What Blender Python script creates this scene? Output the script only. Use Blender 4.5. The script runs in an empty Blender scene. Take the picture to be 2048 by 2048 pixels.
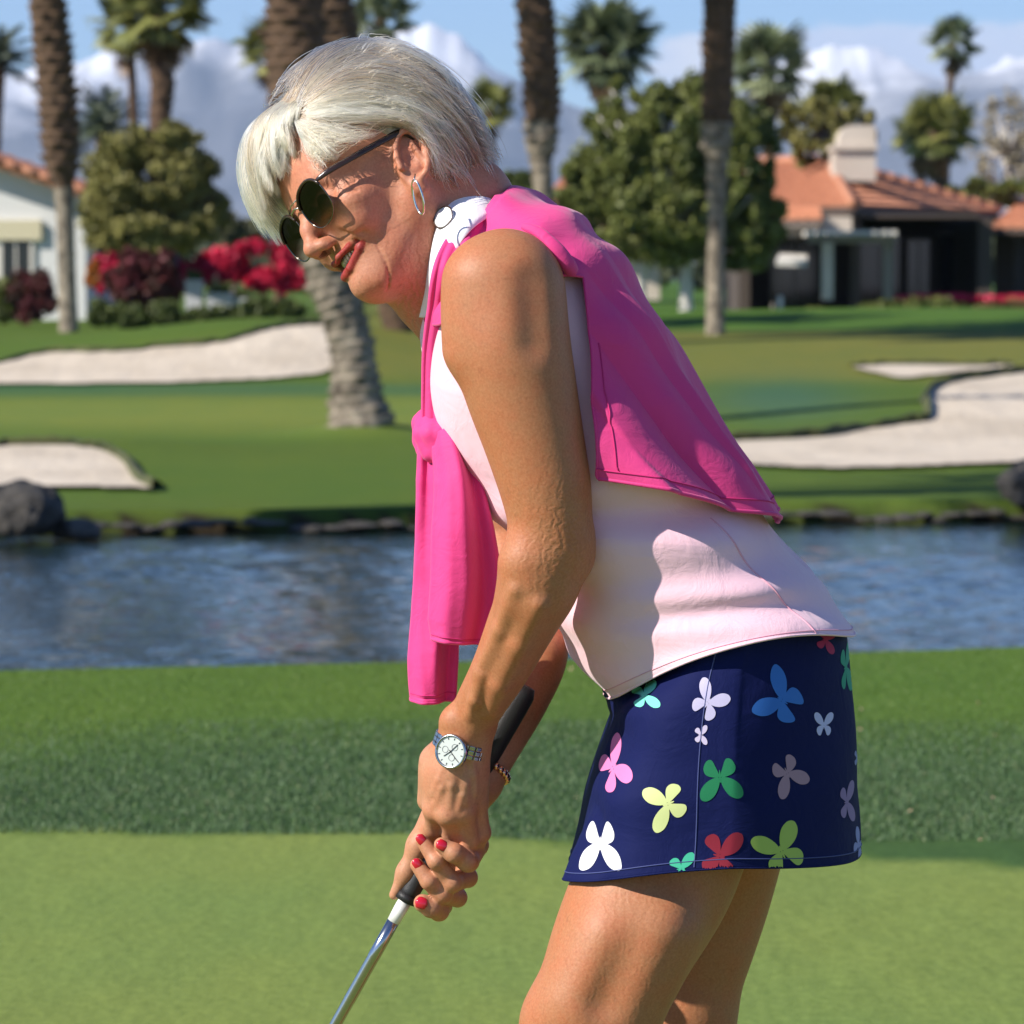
import bpy, bmesh, math, random
import numpy as np
from mathutils import Vector, Matrix, noise as mnoise
from mathutils.bvhtree import BVHTree

random.seed(7)
rng = np.random.default_rng(7)
scene = bpy.context.scene
COL = scene.collection

# ------------------------------------------------------------------ camera
DS = 4.27                       # metres from the camera to the golfer's middle plane
SPX = 0.0005 / DS               # radians per photograph pixel (2048 px high)
HZ = 560.0                      # photograph row of the horizon
CAMH = 1.2
PITCH = math.atan((1024 - HZ) * SPX)
cam_d = bpy.data.cameras.new('camera')
cam = bpy.data.objects.new('camera', cam_d)
COL.objects.link(cam)
cam.location = (0, 0, CAMH)
cam.rotation_euler = (math.radians(90) - PITCH, 0, 0)
cam_d.sensor_width = 24.0
cam_d.sensor_height = 24.0
cam_d.lens = 24.0 / (2048 * SPX)
cam_d.clip_start = 0.1
cam_d.clip_end = 40000
cam_d.dof.use_dof = True
cam_d.dof.focus_distance = DS - 0.12
cam_d.dof.aperture_fstop = 10.5
scene.camera = cam
CP, SP = math.cos(PITCH), math.sin(PITCH)


def P(u, v, Y):
    """photograph pixel + distance (world Y) -> world point"""
    a = (u - 1024) * SPX
    b = (1024 - v) * SPX
    dx, dy, dz = a, CP + SP * b, CP * b - SP
    t = Y / dy
    return np.array([dx * t, Y, CAMH + dz * t])


def Q(u, v, off=0.0):
    """point near the golfer; off = metres behind (+) or before (-) her middle plane"""
    return P(u, v, DS + off)


def PZ(u, v, z):
    """photograph pixel on the horizontal plane at height z"""
    a = (u - 1024) * SPX
    b = (1024 - v) * SPX
    dz = CP * b - SP
    t = (z - CAMH) / dz
    return np.array([a * t, (CP + SP * b) * t, z])


# ------------------------------------------------------------------ world, sun
SUN_AZ = 62.0      # degrees to the left of the direction from the scene back to the camera
SUN_EL = 36.0
az, el = math.radians(SUN_AZ), math.radians(SUN_EL)
sun_dir = Vector((-math.sin(az) * math.cos(el), -math.cos(az) * math.cos(el), math.sin(el)))
world = bpy.data.worlds.new('World')
scene.world = world
world.use_nodes = True
wn = world.node_tree
for n in list(wn.nodes):
    wn.nodes.remove(n)
w_out = wn.nodes.new('ShaderNodeOutputWorld')
w_bg = wn.nodes.new('ShaderNodeBackground')
w_bg.inputs['Strength'].default_value = 0.082
sky = wn.nodes.new('ShaderNodeTexSky')
sky.sky_type = 'NISHITA'
sky.sun_disc = False
sky.sun_elevation = el
sky.sun_rotation = math.atan2(sun_dir.x, sun_dir.y)
sky.air_density = 1.0
sky.dust_density = 0.0
sky.ozone_density = 2.5
sky.altitude = 1500
# clouds on the sky, by direction
tc = wn.nodes.new('ShaderNodeTexCoord')
sepw = wn.nodes.new('ShaderNodeSeparateXYZ')
wn.links.new(tc.outputs['Generated'], sepw.inputs[0])
mp = wn.nodes.new('ShaderNodeMapping')
mp.inputs['Scale'].default_value = (16, 16, 34)
mp.inputs['Location'].default_value = (1.3, 0.4, 0.2)
wn.links.new(tc.outputs['Generated'], mp.inputs[0])
nz = wn.nodes.new('ShaderNodeTexNoise')
nz.inputs['Scale'].default_value = 1.0
nz.inputs['Detail'].default_value = 9
nz.inputs['Roughness'].default_value = 0.56
wn.links.new(mp.outputs[0], nz.inputs['Vector'])


def wmath(op, a, b=None, c=None):
    n = wn.nodes.new('ShaderNodeMath')
    n.operation = op
    n.use_clamp = False
    for i, x in enumerate((a, b, c)):
        if x is None:
            continue
        if isinstance(x, (int, float)):
            n.inputs[i].default_value = x
        else:
            wn.links.new(x, n.inputs[i])
    return n.outputs[0]


def wrange(x, a, b, c=0.0, d=1.0):
    n = wn.nodes.new('ShaderNodeMapRange')
    n.interpolation_type = 'SMOOTHSTEP'
    for i, q in enumerate((x, a, b, c, d)):
        if isinstance(q, (int, float)):
            n.inputs[i].default_value = q
        else:
            wn.links.new(q, n.inputs[i])
    return n.outputs[0]


# a bank of cumulus low over the mountains, lying mostly to the right (east); nothing overhead
low = wrange(sepw.outputs['Z'], 0.067, 0.053)
east = wrange(sepw.outputs['X'], 0.0, 0.085, 0.36, 1.0)
cover = wmath('MULTIPLY', low, east)
thr = wmath('SUBTRACT', 0.76, wmath('MULTIPLY', cover, 0.50))
cl = wrange(wmath('SUBTRACT', nz.outputs['Fac'], thr), 0.0, 0.07)
cl = wmath('MULTIPLY', cl, wrange(sepw.outputs['Z'], 0.09, 0.05))
shade = wrange(nz.outputs['Fac'], 0.42, 0.66)
mixc = wn.nodes.new('ShaderNodeMix')
mixc.data_type = 'RGBA'
mixc.inputs[6].default_value = (6.8, 7.6, 9.6, 1)
mixc.inputs[7].default_value = (9.6, 9.6, 10.0, 1)
wn.links.new(shade, mixc.inputs[0])
mixs = wn.nodes.new('ShaderNodeMix')
mixs.data_type = 'RGBA'
wn.links.new(cl, mixs.inputs[0])
tnt = wn.nodes.new('ShaderNodeMix')
tnt.data_type = 'RGBA'
tnt.blend_type = 'MULTIPLY'
tnt.inputs[0].default_value = 1.0
tnt.inputs[7].default_value = (.82, .97, 1.26, 1)
wn.links.new(sky.outputs[0], tnt.inputs[6])
wn.links.new(tnt.outputs[2], mixs.inputs[6])
wn.links.new(mixc.outputs[2], mixs.inputs[7])
wn.links.new(mixs.outputs[2], w_bg.inputs['Color'])
wn.links.new(w_bg.outputs[0], w_out.inputs['Surface'])

sun_d = bpy.data.lights.new('sun', 'SUN')
sun = bpy.data.objects.new('sun', sun_d)
COL.objects.link(sun)
sun_d.energy = 5.0
sun_d.angle = math.radians(0.5)
sun_d.color = (1.0, 0.93, 0.83)
sun.rotation_euler = Vector(sun_dir).to_track_quat('Z', 'Y').to_euler()
sun.location = (-8, -4, 12)

scene.view_settings.view_transform = 'Standard'
scene.view_settings.look = 'None'
scene.view_settings.exposure = 0.5
scene.view_settings.gamma = 1.0
scene.view_settings.use_curve_mapping = False
scene.render.engine = 'CYCLES'
scene.cycles.max_bounces = 8
scene.cycles.transparent_max_bounces = 16
scene.cycles.volume_bounces = 0


# ------------------------------------------------------------------ helpers
def lin(r, g, b):
    f = lambda c: ((c / 255.0 + 0.055) / 1.055) ** 2.4 if c > 10 else c / 255.0 / 12.92
    return (f(r), f(g), f(b), 1.0)


class M:
    """small node-material builder"""

    def __init__(s, name, col=(0.5, 0.5, 0.5, 1), rough=0.6, **kw):
        s.m = bpy.data.materials.new(name)
        s.m.use_nodes = True
        s.t = s.m.node_tree
        s.b = s.t.nodes['Principled BSDF']
        s.out = s.t.nodes['Material Output']
        s.b.inputs['Base Color'].default_value = col
        s.b.inputs['Roughness'].default_value = rough
        for k, v in kw.items():
            s.b.inputs[k.replace('_', ' ')].default_value = v
        s.co = None

    def n(s, typ, **kw):
        n = s.t.nodes.new(typ)
        for k, v in kw.items():
            setattr(n, k, v)
        return n

    def l(s, a, b):
        s.t.links.new(a, b)

    def coord(s, which='Object', scale=(1, 1, 1), rot=(0, 0, 0)):
        tcn = s.n('ShaderNodeTexCoord')
        mpn = s.n('ShaderNodeMapping')
        mpn.inputs['Scale'].default_value = scale
        mpn.inputs['Rotation'].default_value = rot
        s.l(tcn.outputs[which], mpn.inputs[0])
        return mpn.outputs[0]

    def noise(s, scale=5, detail=4, rough=0.5, vec=None, dist=0.0, out='Fac'):
        n = s.n('ShaderNodeTexNoise')
        n.inputs['Scale'].default_value = scale
        n.inputs['Detail'].default_value = detail
        n.inputs['Roughness'].default_value = rough
        n.inputs['Distortion'].default_value = dist
        s.l(vec if vec is not None else s.coord(), n.inputs['Vector'])
        return n.outputs[out]

    def ramp(s, fac, stops):
        r = s.n('ShaderNodeValToRGB')
        e = r.color_ramp.elements
        while len(e) < len(stops):
            e.new(0.5)
        for i, (p, c) in enumerate(stops):
            e[i].position = p
            e[i].color = c if len(c) == 4 else (*c, 1)
        s.l(fac, r.inputs[0])
        return r.outputs[0]

    def mix(s, fac, a, b, mode='MIX'):
        n = s.n('ShaderNodeMix', data_type='RGBA', blend_type=mode)
        for i, x in ((0, fac), (6, a), (7, b)):
            if isinstance(x, (int, float)):
                n.inputs[i].default_value = x
            elif isinstance(x, tuple):
                n.inputs[i].default_value = x
            else:
                s.l(x, n.inputs[i])
        return n.outputs[2]

    def math(s, op, a, b=0.0):
        n = s.n('ShaderNodeMath', operation=op)
        for i, x in enumerate((a, b)):
            if isinstance(x, (int, float)):
                n.inputs[i].default_value = x
            else:
                s.l(x, n.inputs[i])
        return n.outputs[0]

    def attr(s, name, out='Color'):
        n = s.n('ShaderNodeAttribute')
        n.attribute_name = name
        return n.outputs[out]

    def base(s, c):
        s.l(c, s.b.inputs['Base Color'])
        return s

    def bump(s, h, strength=0.3, dist=0.01, prev=None):
        n = s.n('ShaderNodeBump')
        n.inputs['Strength'].default_value = strength
        n.inputs['Distance'].default_value = dist
        s.l(h, n.inputs['Height'])
        if prev is not None:
            s.l(prev, n.inputs['Normal'])
        s.l(n.outputs[0], s.b.inputs['Normal'])
        return n.outputs[0]


def tag(o, label=None, cat=None, group=None, kind=None):
    if label: o['label'] = label
    if cat: o['category'] = cat
    if group: o['group'] = group
    if kind: o['kind'] = kind
    return o


def empty(name, loc=(0, 0, 0), rz=0.0):
    o = bpy.data.objects.new(name, None)
    COL.objects.link(o)
    o.location = loc
    o.rotation_euler = (0, 0, rz)
    o.empty_display_size = 0.1
    return o


def mobj(name, verts, faces, mat=None, parent=None, smooth=True, attrs=None, mats=None, fmat=None):
    me = bpy.data.meshes.new(name)
    verts = np.asarray(verts, dtype=np.float32)
    if isinstance(faces, np.ndarray) and faces.ndim == 2:
        nf, k = faces.shape
        me.vertices.add(len(verts))
        me.vertices.foreach_set('co', verts.ravel())
        me.loops.add(nf * k)
        me.loops.foreach_set('vertex_index', faces.astype(np.int32).ravel())
        me.polygons.add(nf)
        me.polygons.foreach_set('loop_start', np.arange(0, nf * k, k, dtype=np.int32))
        me.update(calc_edges=True)
    else:
        me.from_pydata([tuple(map(float, v)) for v in verts], [], [tuple(map(int, f)) for f in faces])
    if smooth:
        me.polygons.foreach_set('use_smooth', np.ones(len(me.polygons), dtype=bool))
    if attrs:
        for k, a in attrs.items():
            at = me.color_attributes.new(k, 'FLOAT_COLOR', 'POINT')
            at.data.foreach_set('color', np.asarray(a, dtype=np.float32).ravel())
    for mm in (mats or ([mat] if mat else [])):
        me.materials.append(mm.m if isinstance(mm, M) else mm)
    if fmat is not None:
        me.polygons.foreach_set('material_index', np.asarray(fmat, dtype=np.int32))
    me.validate()
    o = bpy.data.objects.new(name, me)
    COL.objects.link(o)
    if parent is not None:
        o.parent = parent
        o.matrix_parent_inverse = Matrix.LocRotScale(parent.location, parent.rotation_euler, parent.scale).inverted() if parent.type == 'EMPTY' else Matrix.Identity(4)
    return o


class MB:
    """collects simple solids into one mesh"""

    def __init__(s):
        s.v, s.f = [], []

    def add(s, v, f):
        n = len(s.v)
        s.v += [tuple(map(float, x)) for x in v]
        s.f += [tuple(int(i) + n for i in q) for q in f]

    def box(s, c, size, rz=0.0, taper=1.0, rx=0.0, ry=0.0):
        hx, hy, hz = size[0] / 2, size[1] / 2, size[2] / 2
        m = Matrix.Rotation(rz, 3, 'Z') @ Matrix.Rotation(ry, 3, 'Y') @ Matrix.Rotation(rx, 3, 'X')
        vs = []
        for z in (-1, 1):
            k = taper if z > 0 else 1
            for x, y in ((-1, -1), (1, -1), (1, 1), (-1, 1)):
                p = m @ Vector((x * hx * k, y * hy * k, z * hz))
                vs.append((p.x + c[0], p.y + c[1], p.z + c[2]))
        s.add(vs, [(3, 2, 1, 0), (4, 5, 6, 7), (0, 1, 5, 4), (1, 2, 6, 5), (2, 3, 7, 6), (3, 0, 4, 7)])

    def tube(s, pts, rad, n=8, cap=True):
        v, f = tube_geo(pts, rad, n, cap)
        s.add(v, f)

    def build(s, name, mat, parent=None, smooth=False):
        return mobj(name, np.array(s.v), s.f, mat, parent, smooth)


def catmull(pts, n):
    pts = np.asarray(pts, float)
    m = len(pts)
    out = []
    for t in np.linspace(0, m - 1 - 1e-9, n):
        i = int(t)
        a = t - i
        p0, p1, p2, p3 = pts[max(i - 1, 0)], pts[i], pts[min(i + 1, m - 1)], pts[min(i + 2, m - 1)]
        out.append(0.5 * ((2 * p1) + (-p0 + p2) * a + (2 * p0 - 5 * p1 + 4 * p2 - p3) * a * a + (-p0 + 3 * p1 - 3 * p2 + p3) * a ** 3))
    return np.array(out)


def frames(pts, up=None):
    pts = np.asarray(pts, float)
    T = np.gradient(pts, axis=0)
    T /= np.linalg.norm(T, axis=1)[:, None] + 1e-12
    u = np.array(up if up is not None else ((0, 0, 1) if abs(T[0, 2]) < 0.9 else (1, 0, 0)), float)
    N = []
    for t in T:
        u = u - t * (u @ t)
        u /= np.linalg.norm(u) + 1e-12
        N.append(u.copy())
    N = np.array(N)
    return T, N, np.cross(T, N)


def tube_geo(pts, rad, n=8, cap=True, up=None, flat=1.0):
    pts = np.asarray(pts, float)
    rad = np.broadcast_to(np.asarray(rad, float), (len(pts),))
    T, N, B = frames(pts, up)
    a = np.arange(n) * 2 * math.pi / n
    v = pts[:, None, :] + rad[:, None, None] * (np.cos(a)[None, :, None] * N[:, None, :] + flat * np.sin(a)[None, :, None] * B[:, None, :])
    v = v.reshape(-1, 3)
    f = []
    for i in range(len(pts) - 1):
        for j in range(n):
            k = (j + 1) % n
            f.append((i * n + j, i * n + k, (i + 1) * n + k, (i + 1) * n + j))
    if cap:
        f.append(tuple(range(n))[::-1])
        f.append(tuple((len(pts) - 1) * n + j for j in range(n)))
    return v, f


def tube(name, pts, rad, mat, parent=None, n=10, cap=True, up=None, flat=1.0):
    v, f = tube_geo(pts, rad, n, cap, up, flat)
    return mobj(name, v, f, mat, parent)


def grid_faces(nu, nv, wrap_u=False, wrap_v=False):
    f = []
    for i in range(nu - (0 if wrap_u else 1)):
        for j in range(nv - (0 if wrap_v else 1)):
            i2, j2 = (i + 1) % nu, (j + 1) % nv
            f.append((i * nv + j, i * nv + j2, i2 * nv + j2, i2 * nv + j))
    return np.array(f)


def solid(o, th, off=0.0):
    md = o.modifiers.new('thickness', 'SOLIDIFY')
    md.thickness = th
    md.offset = off
    return o


def fbm(p, sc=1.0, oc=3, seed=0.0):
    """vectorless fractal noise, p = (n,3)"""
    return np.array([mnoise.fractal(Vector((x * sc + seed, y * sc - seed, z * sc + 2 * seed)), 1.0, 2.0, oc) for x, y, z in p])


# ------------------------------------------------------------------ signed distance fields -> mesh
def smin(a, b, k):
    if k <= 0: return np.minimum(a, b)
    h = np.maximum(k - np.abs(a - b), 0) / k
    return np.minimum(a, b) - h * h * k * 0.25


def smax(a, b, k):
    return -smin(-a, -b, k)


def d_cone(p, q, ra, rb):
    p, q = np.asarray(p, np.float32), np.asarray(q, np.float32)
    d = q - p
    dd = float(d @ d) + 1e-12

    def f(X, Y, Z):
        x, y, z = X - p[0], Y - p[1], Z - p[2]
        t = np.clip((x * d[0] + y * d[1] + z * d[2]) / dd, 0, 1)
        return np.sqrt((x - t * d[0]) ** 2 + (y - t * d[1]) ** 2 + (z - t * d[2]) ** 2) - (ra + (rb - ra) * t)
    m = max(ra, rb)
    return f, np.minimum(p, q) - m, np.maximum(p, q) + m


def d_ell(c, r, R=None):
    c, r = np.asarray(c, np.float32), np.asarray(r, np.float32)
    R = np.eye(3) if R is None else np.asarray(R)        # columns: ellipsoid axes

    def f(X, Y, Z):
        x, y, z = X - c[0], Y - c[1], Z - c[2]
        a = [(x * R[0, i] + y * R[1, i] + z * R[2, i]) for i in range(3)]
        k0 = np.sqrt(sum((a[i] / r[i]) ** 2 for i in range(3)))
        k1 = np.sqrt(sum((a[i] / r[i] ** 2) ** 2 for i in range(3))) + 1e-6
        return k0 * (k0 - 1) / k1
    m = np.sqrt(((np.abs(R) * r[None, :]) ** 2).sum(1))
    return f, c - m, c + m


class Field:
    def __init__(s, lo, hi, vox):
        s.lo = np.array(lo, float)
        s.vox = vox
        s.n = np.ceil((np.array(hi) - s.lo) / vox).astype(int) + 1
        s.ax = [(s.lo[i] + vox * np.arange(s.n[i])).astype(np.float32) for i in range(3)]
        s.v = np.full(s.n, 0.05, np.float32)

    def _sl(s, lo, hi, m):
        a = np.clip(((lo - m - s.lo) / s.vox).astype(int), 0, s.n)
        b = np.clip(((hi + m - s.lo) / s.vox).astype(int) + 2, 0, s.n)
        return tuple(slice(x, y) for x, y in zip(a, b))

    def _xyz(s, sl):
        return s.ax[0][sl[0]][:, None, None], s.ax[1][sl[1]][None, :, None], s.ax[2][sl[2]][None, None, :]

    def add(s, prim, k=0.0, m=None):
        f, lo, hi = prim
        sl = s._sl(lo, hi, (k + 2 * s.vox + 0.004) if m is None else m)
        if any(x.stop <= x.start for x in sl): return
        s.v[sl] = smin(s.v[sl], f(*s._xyz(sl)).astype(np.float32), k)

    def sub(s, prim, k=0.0):
        f, lo, hi = prim
        sl = s._sl(lo, hi, k + 2 * s.vox)
        if any(x.stop <= x.start for x in sl): return
        s.v[sl] = smax(s.v[sl], -f(*s._xyz(sl)).astype(np.float32), k)

    def chain(s, pts, rad, k=0.01):
        for i in range(len(pts) - 1):
            s.add(d_cone(pts[i], pts[i + 1], rad[i], rad[i + 1]), k)

    def cut(s, point, normal):
        """remove everything on the side the normal points to"""
        n = np.asarray(normal, float)
        n = n / np.linalg.norm(n)
        X, Y, Z = s._xyz((slice(None),) * 3)
        s.v = np.maximum(s.v, ((X - point[0]) * n[0] + (Y - point[1]) * n[1] + (Z - point[2]) * n[2]).astype(np.float32))

    def mesh(s):
        v = s.v
        ins = v < 0
        c = np.zeros(tuple(s.n - 1), np.uint8)
        for dx in (0, 1):
            for dy in (0, 1):
                for dz in (0, 1):
                    c += ins[dx:s.n[0] - 1 + dx, dy:s.n[1] - 1 + dy, dz:s.n[2] - 1 + dz]
        act = (c > 0) & (c < 8)
        I = np.argwhere(act)
        idx = np.full(act.shape, -1, np.int32)
        idx[act] = np.arange(len(I))
        acc = np.zeros((len(I), 3))
        cnt = np.zeros(len(I))
        cor = [np.array(q) for q in ((0, 0, 0), (1, 0, 0), (0, 1, 0), (1, 1, 0), (0, 0, 1), (1, 0, 1), (0, 1, 1), (1, 1, 1))]
        val = [v[tuple((I + q).T)] for q in cor]
        for a in range(8):
            for b in range(a + 1, 8):
                if np.abs(cor[a] - cor[b]).sum() != 1: continue
                va, vb = val[a], val[b]
                cr = (va < 0) != (vb < 0)
                t = np.where(cr, va / np.where(cr, va - vb, 1), 0)
                acc += np.where(cr[:, None], cor[a] + t[:, None] * (cor[b] - cor[a]), 0)
                cnt += cr
        verts = s.lo + s.vox * (I + acc / np.maximum(cnt, 1)[:, None])
        faces = []
        for ax in range(3):
            sa = [slice(None)] * 3
            sb = [slice(None)] * 3
            sa[ax] = slice(0, -1)
            sb[ax] = slice(1, None)
            A, B = ins[tuple(sa)], ins[tuple(sb)]
            E = np.argwhere(A != B)
            o1, o2 = (ax + 1) % 3, (ax + 2) % 3
            ok = (E[:, o1] > 0) & (E[:, o2] > 0) & (E[:, o1] < s.n[o1] - 1) & (E[:, o2] < s.n[o2] - 1)
            E = E[ok]
            flip = ~A[tuple(E.T)]
            q = []
            for d1, d2 in ((-1, -1), (0, -1), (0, 0), (-1, 0)):
                e = E.copy()
                e[:, o1] += d1
                e[:, o2] += d2
                q.append(idx[tuple(e.T)])
            q = np.stack(q, 1)
            q[flip] = q[flip][:, ::-1]
            faces.append(q)
        F = np.concatenate(faces)
        F = F[(F >= 0).all(1)]
        return verts, F


def sample_sdf(prims, p):
    """smooth union of (prim, k) on loose points"""
    d = np.full(len(p), 1.0)
    for (f, lo, hi), k in prims:
        d = smin(d, f(p[:, 0], p[:, 1], p[:, 2]), k)
    return d
# ================================================================== THE GOLFER
R_HEAD = np.array([[-.813, .295, -.503], [-.466, -.848, .258], [-.35, .444, .826]])   # columns: forward, her left, up
R_HEAD = R_HEAD / np.linalg.norm(R_HEAD, axis=0)
N0 = Q(612, 421, -0.05)


def HL(*p):
    """head coordinates in mm (forward, left, up; origin at the bridge of the nose) -> world"""
    p = np.asarray(p if len(p) == 3 else p[0], float)
    return N0 + (p / 1000.0) @ R_HEAD.T


def to_head(w):
    return ((np.asarray(w) - N0) @ R_HEAD) * 1000.0


def px(n):
    return n * 0.0005


person = empty('person', (0.12, DS, 0.0))
tag(person, 'bent-over woman golfer with short blonde hair, pink polo shirt and navy butterfly skirt', 'person')

# ---------------------------------------------------------------- materials
sk = M('skin', rough=0.55)
v = sk.coord('Object')
n1 = sk.noise(9, 5, 0.6, v)
n2 = sk.noise(120, 3, 0.6, v)
n3 = sk.noise(420, 2, 0.5, v)
base = sk.attr('tint')
c1 = sk.mix(sk.math('MULTIPLY', n1, 0.35), base, (0.40, 0.17, 0.085, 1))
spots = sk.ramp(n2, [(0.60, (0, 0, 0, 1)), (0.72, (1, 1, 1, 1))])
c2 = sk.mix(sk.math('MULTIPLY', spots, 0.45), c1, (0.24, 0.09, 0.04, 1))
blt = sk.ramp(sk.noise(38, 4, .65, v), [(.42, (0, 0, 0, 1)), (.62, (.5, .5, .5, 1))])
c2 = sk.mix(blt, c2, sk.mix(1.0, c2, (1.12, .80, .72, 1), 'MULTIPLY'))
c3 = sk.mix(0.22, c2, sk.ramp(n3, [(0.3, (0.20, 0.085, 0.04, 1)), (0.7, (0.54, 0.28, 0.15, 1))]))
sk.base(c3)
b1 = sk.bump(sk.noise(300, 4, 0.65, v), 0.10, 0.0008)
wv = sk.n('ShaderNodeTexWave')
wv.inputs['Scale'].default_value = 34
wv.inputs['Distortion'].default_value = 9
wv.inputs['Detail'].default_value = 3
wv.inputs['Detail Scale'].default_value = 2.2
sk.l(sk.coord('Object', (1, 1, 1.3)), wv.inputs['Vector'])
wr = sk.math('MULTIPLY', wv.outputs['Fac'], sk.attr('tint', 'Alpha'))
sk.bump(wr, 0.35, 0.0025, b1)
sk.b.inputs['Subsurface Weight'].default_value = 0.10
sk.b.inputs['Subsurface Radius'].default_value = (0.9, 0.3, 0.15)
sk.b.inputs['Subsurface Scale'].default_value = 0.006
sk.b.inputs['Specular IOR Level'].default_value = 0.42
SKIN = sk

SKINC = np.array([0.40, 0.150, 0.060])       # tanned arms and legs
FACEC = np.array([0.50, 0.205, 0.125])


def tint(n, c, w=0.25):
    a = np.ones((n, 4))
    a[:, :3] = c
    a[:, 3] = w
    return a


def blob(v, p, r):
    """soft weight around a point"""
    d = np.linalg.norm(v - np.asarray(p), axis=1)
    return np.clip(1 - d / r, 0, 1) ** 1.0


def seg_dist(v, a, b):
    a, b = np.asarray(a, float), np.asarray(b, float)
    d = b - a
    t = np.clip(((v - a) @ d) / (d @ d), 0, 1)
    return np.linalg.norm(v - a - t[:, None] * d, axis=1)


def poly_dist(v, pts):
    return np.min([seg_dist(v, pts[i], pts[i + 1]) for i in range(len(pts) - 1)], axis=0)


def mmcone(a, b, ra, rb):
    return d_cone(np.array(a) / 1000, np.array(b) / 1000, ra / 1000, rb / 1000)


def mmell(c, r, R=None):
    return d_ell(np.array(c) / 1000, np.array(r) / 1000, R)


# ---------------------------------------------------------------- head (own grid, in head coordinates)
F = Field((-.215, -.115, -.235), (.045, .115, .150), 0.0013)
F.add(mmell((-92, 0, 30), (97, 76, 90)))
F.add(mmell((-52, 0, 8), (55, 62, 58)), .02)              # forehead block
F.add(mmell((-56, 0, -38), (46, 52, 58)), .03)            # midface
for s in (1, -1):
    F.add(mmcone((-80, s * 48, -58), (-26, s * 14, -98), 10.5, 10), .018)      # jaw line
    F.add(mmcone((-86, s * 57, -20), (-80, s * 49, -58), 12, 10.5), .02)        # ramus
    F.add(mmell((-28, s * 46, -26), (20, 18, 15)), .018)                      # cheekbone
    F.add(mmell((-27, s * 33, -44), (18, 16, 16)), .016)                      # smiling cheek
    F.add(mmcone((-6, s * 12, 10), (-14, s * 44, 10), 7, 6), .014)            # brow
    F.sub(mmell((4, s * 31, -10), (15, 17, 13)), .014)                        # eye socket
    F.add(mmell((-13, s * 31, -10), (13, 14, 12)), .006)                      # closed-lid ball
    F.add(mmcone((-3, s * 20, -18), (-8, s * 40, -19), 3, 3), .006)           # lower lid pouch
F.add(mmell((-30, 0, -70), (26, 25, 25)), .014)            # muzzle
F.add(mmell((-20, 0, -94), (17, 19, 13)), .016)           # chin
F.add(mmell((-12, 0, -96), (8, 9, 8)), .010)
# nose
F.add(mmcone((-3, 0, 4), (9, 0, -20), 6.5, 6.5), .010)
F.add(mmcone((9, 0, -20), (15, 0, -38), 6.3, 7), .009)
F.add(mmell((15.5, 0, -40), (8, 7.5, 7)), .008)
for s in (1, -1):
    F.add(mmell((5, s * 11, -43), (9, 5.5, 6.5)), .008)
    pass
    # crease from nose wing to mouth corner and outside of the smile
    cr = [(2, s * 20, -40), (-7, s * 32, -47), (-19, s * 43, -57), (-28, s * 46, -74), (-32, s * 40, -92)]
    for a, b in zip(cr[:-1], cr[1:]):
        F.sub(mmcone(a, b, 1.2, 1.0), .009)
    F.add(mmell((-24, s * 39, -43), (11, 11, 10)), .014)
# mouth: open smile
F.sub(mmell((-8, 0, -66), (14, 31, 7.5)), .002)
F.sub(mmcone((-15, -31, -60), (-15, 31, -60), 4, 4), .002)
UL = [(-33, 41, -52), (-13, 27, -57.5), (0, 8, -60), (0, 0, -61.5), (0, -8, -60), (-13, -27, -57.5), (-33, -41, -52)]
LL = [(-33, 40, -53.5), (-15, 28, -66), (-4, 10, -76), (-2.5, 0, -77.5), (-4, -10, -76), (-15, -28, -66), (-33, -40, -53.5)]
for L, rr in ((UL, (1.3, 2.1, 2.6, 2.4, 2.6, 2.1, 1.3)), (LL, (.8, 1.8, 3.0, 3.4, 3.0, 1.8, .8))):
    for i in range(6):
        F.add(mmcone(L[i], L[i + 1], rr[i], rr[i + 1]), .0022)
F.sub(mmcone((-12, -12, -83), (-12, 12, -83), 3.0, 3.0), .008)      # below the lower lip
# ears
for s in (1, -1):
    c = np.array([-89, s * 74, -17])
    er = np.array([[.94, 0, -.34], [0, 1, 0], [.34, 0, .94]])
    if s: F.add(mmell(c, (17, 6, 29), er), .006)
    # helix rim
    ring = []
    for t in np.linspace(-0.5, 4.4, 12):
        q = np.array([math.cos(t) * 15.5, 0, math.sin(t) * 26.5])
        q = er @ q
        ring.append(c + q + np.array([0, s * (6.5 + 2.5 * (q[0] < 0)), 0]))
    for a, b in zip(ring[:-1], ring[1:]):
        F.add(mmcone(a, b, 3.0, 3.0), .0025)
    F.sub(mmell(c + np.array([2, s * 8, -1]), (8, 6, 12), er), .003)
    F.sub(mmell(c + np.array([-3, s * 8, 14]), (7, 4, 8), er), .003)
    F.add(mmcone(c + np.array([-9, s * 7, -12]), c + np.array([-7, s * 8, 12]), 2.4, 2.4), .003)   # antihelix
    F.add(mmell(c + np.array([12, s * 3, -6]), (4, 4, 6)), .003)         # tragus
    F.add(mmell(c + np.array([7, s * 2, -29]), (8, 4.5, 9)), .005)        # lobe
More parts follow.
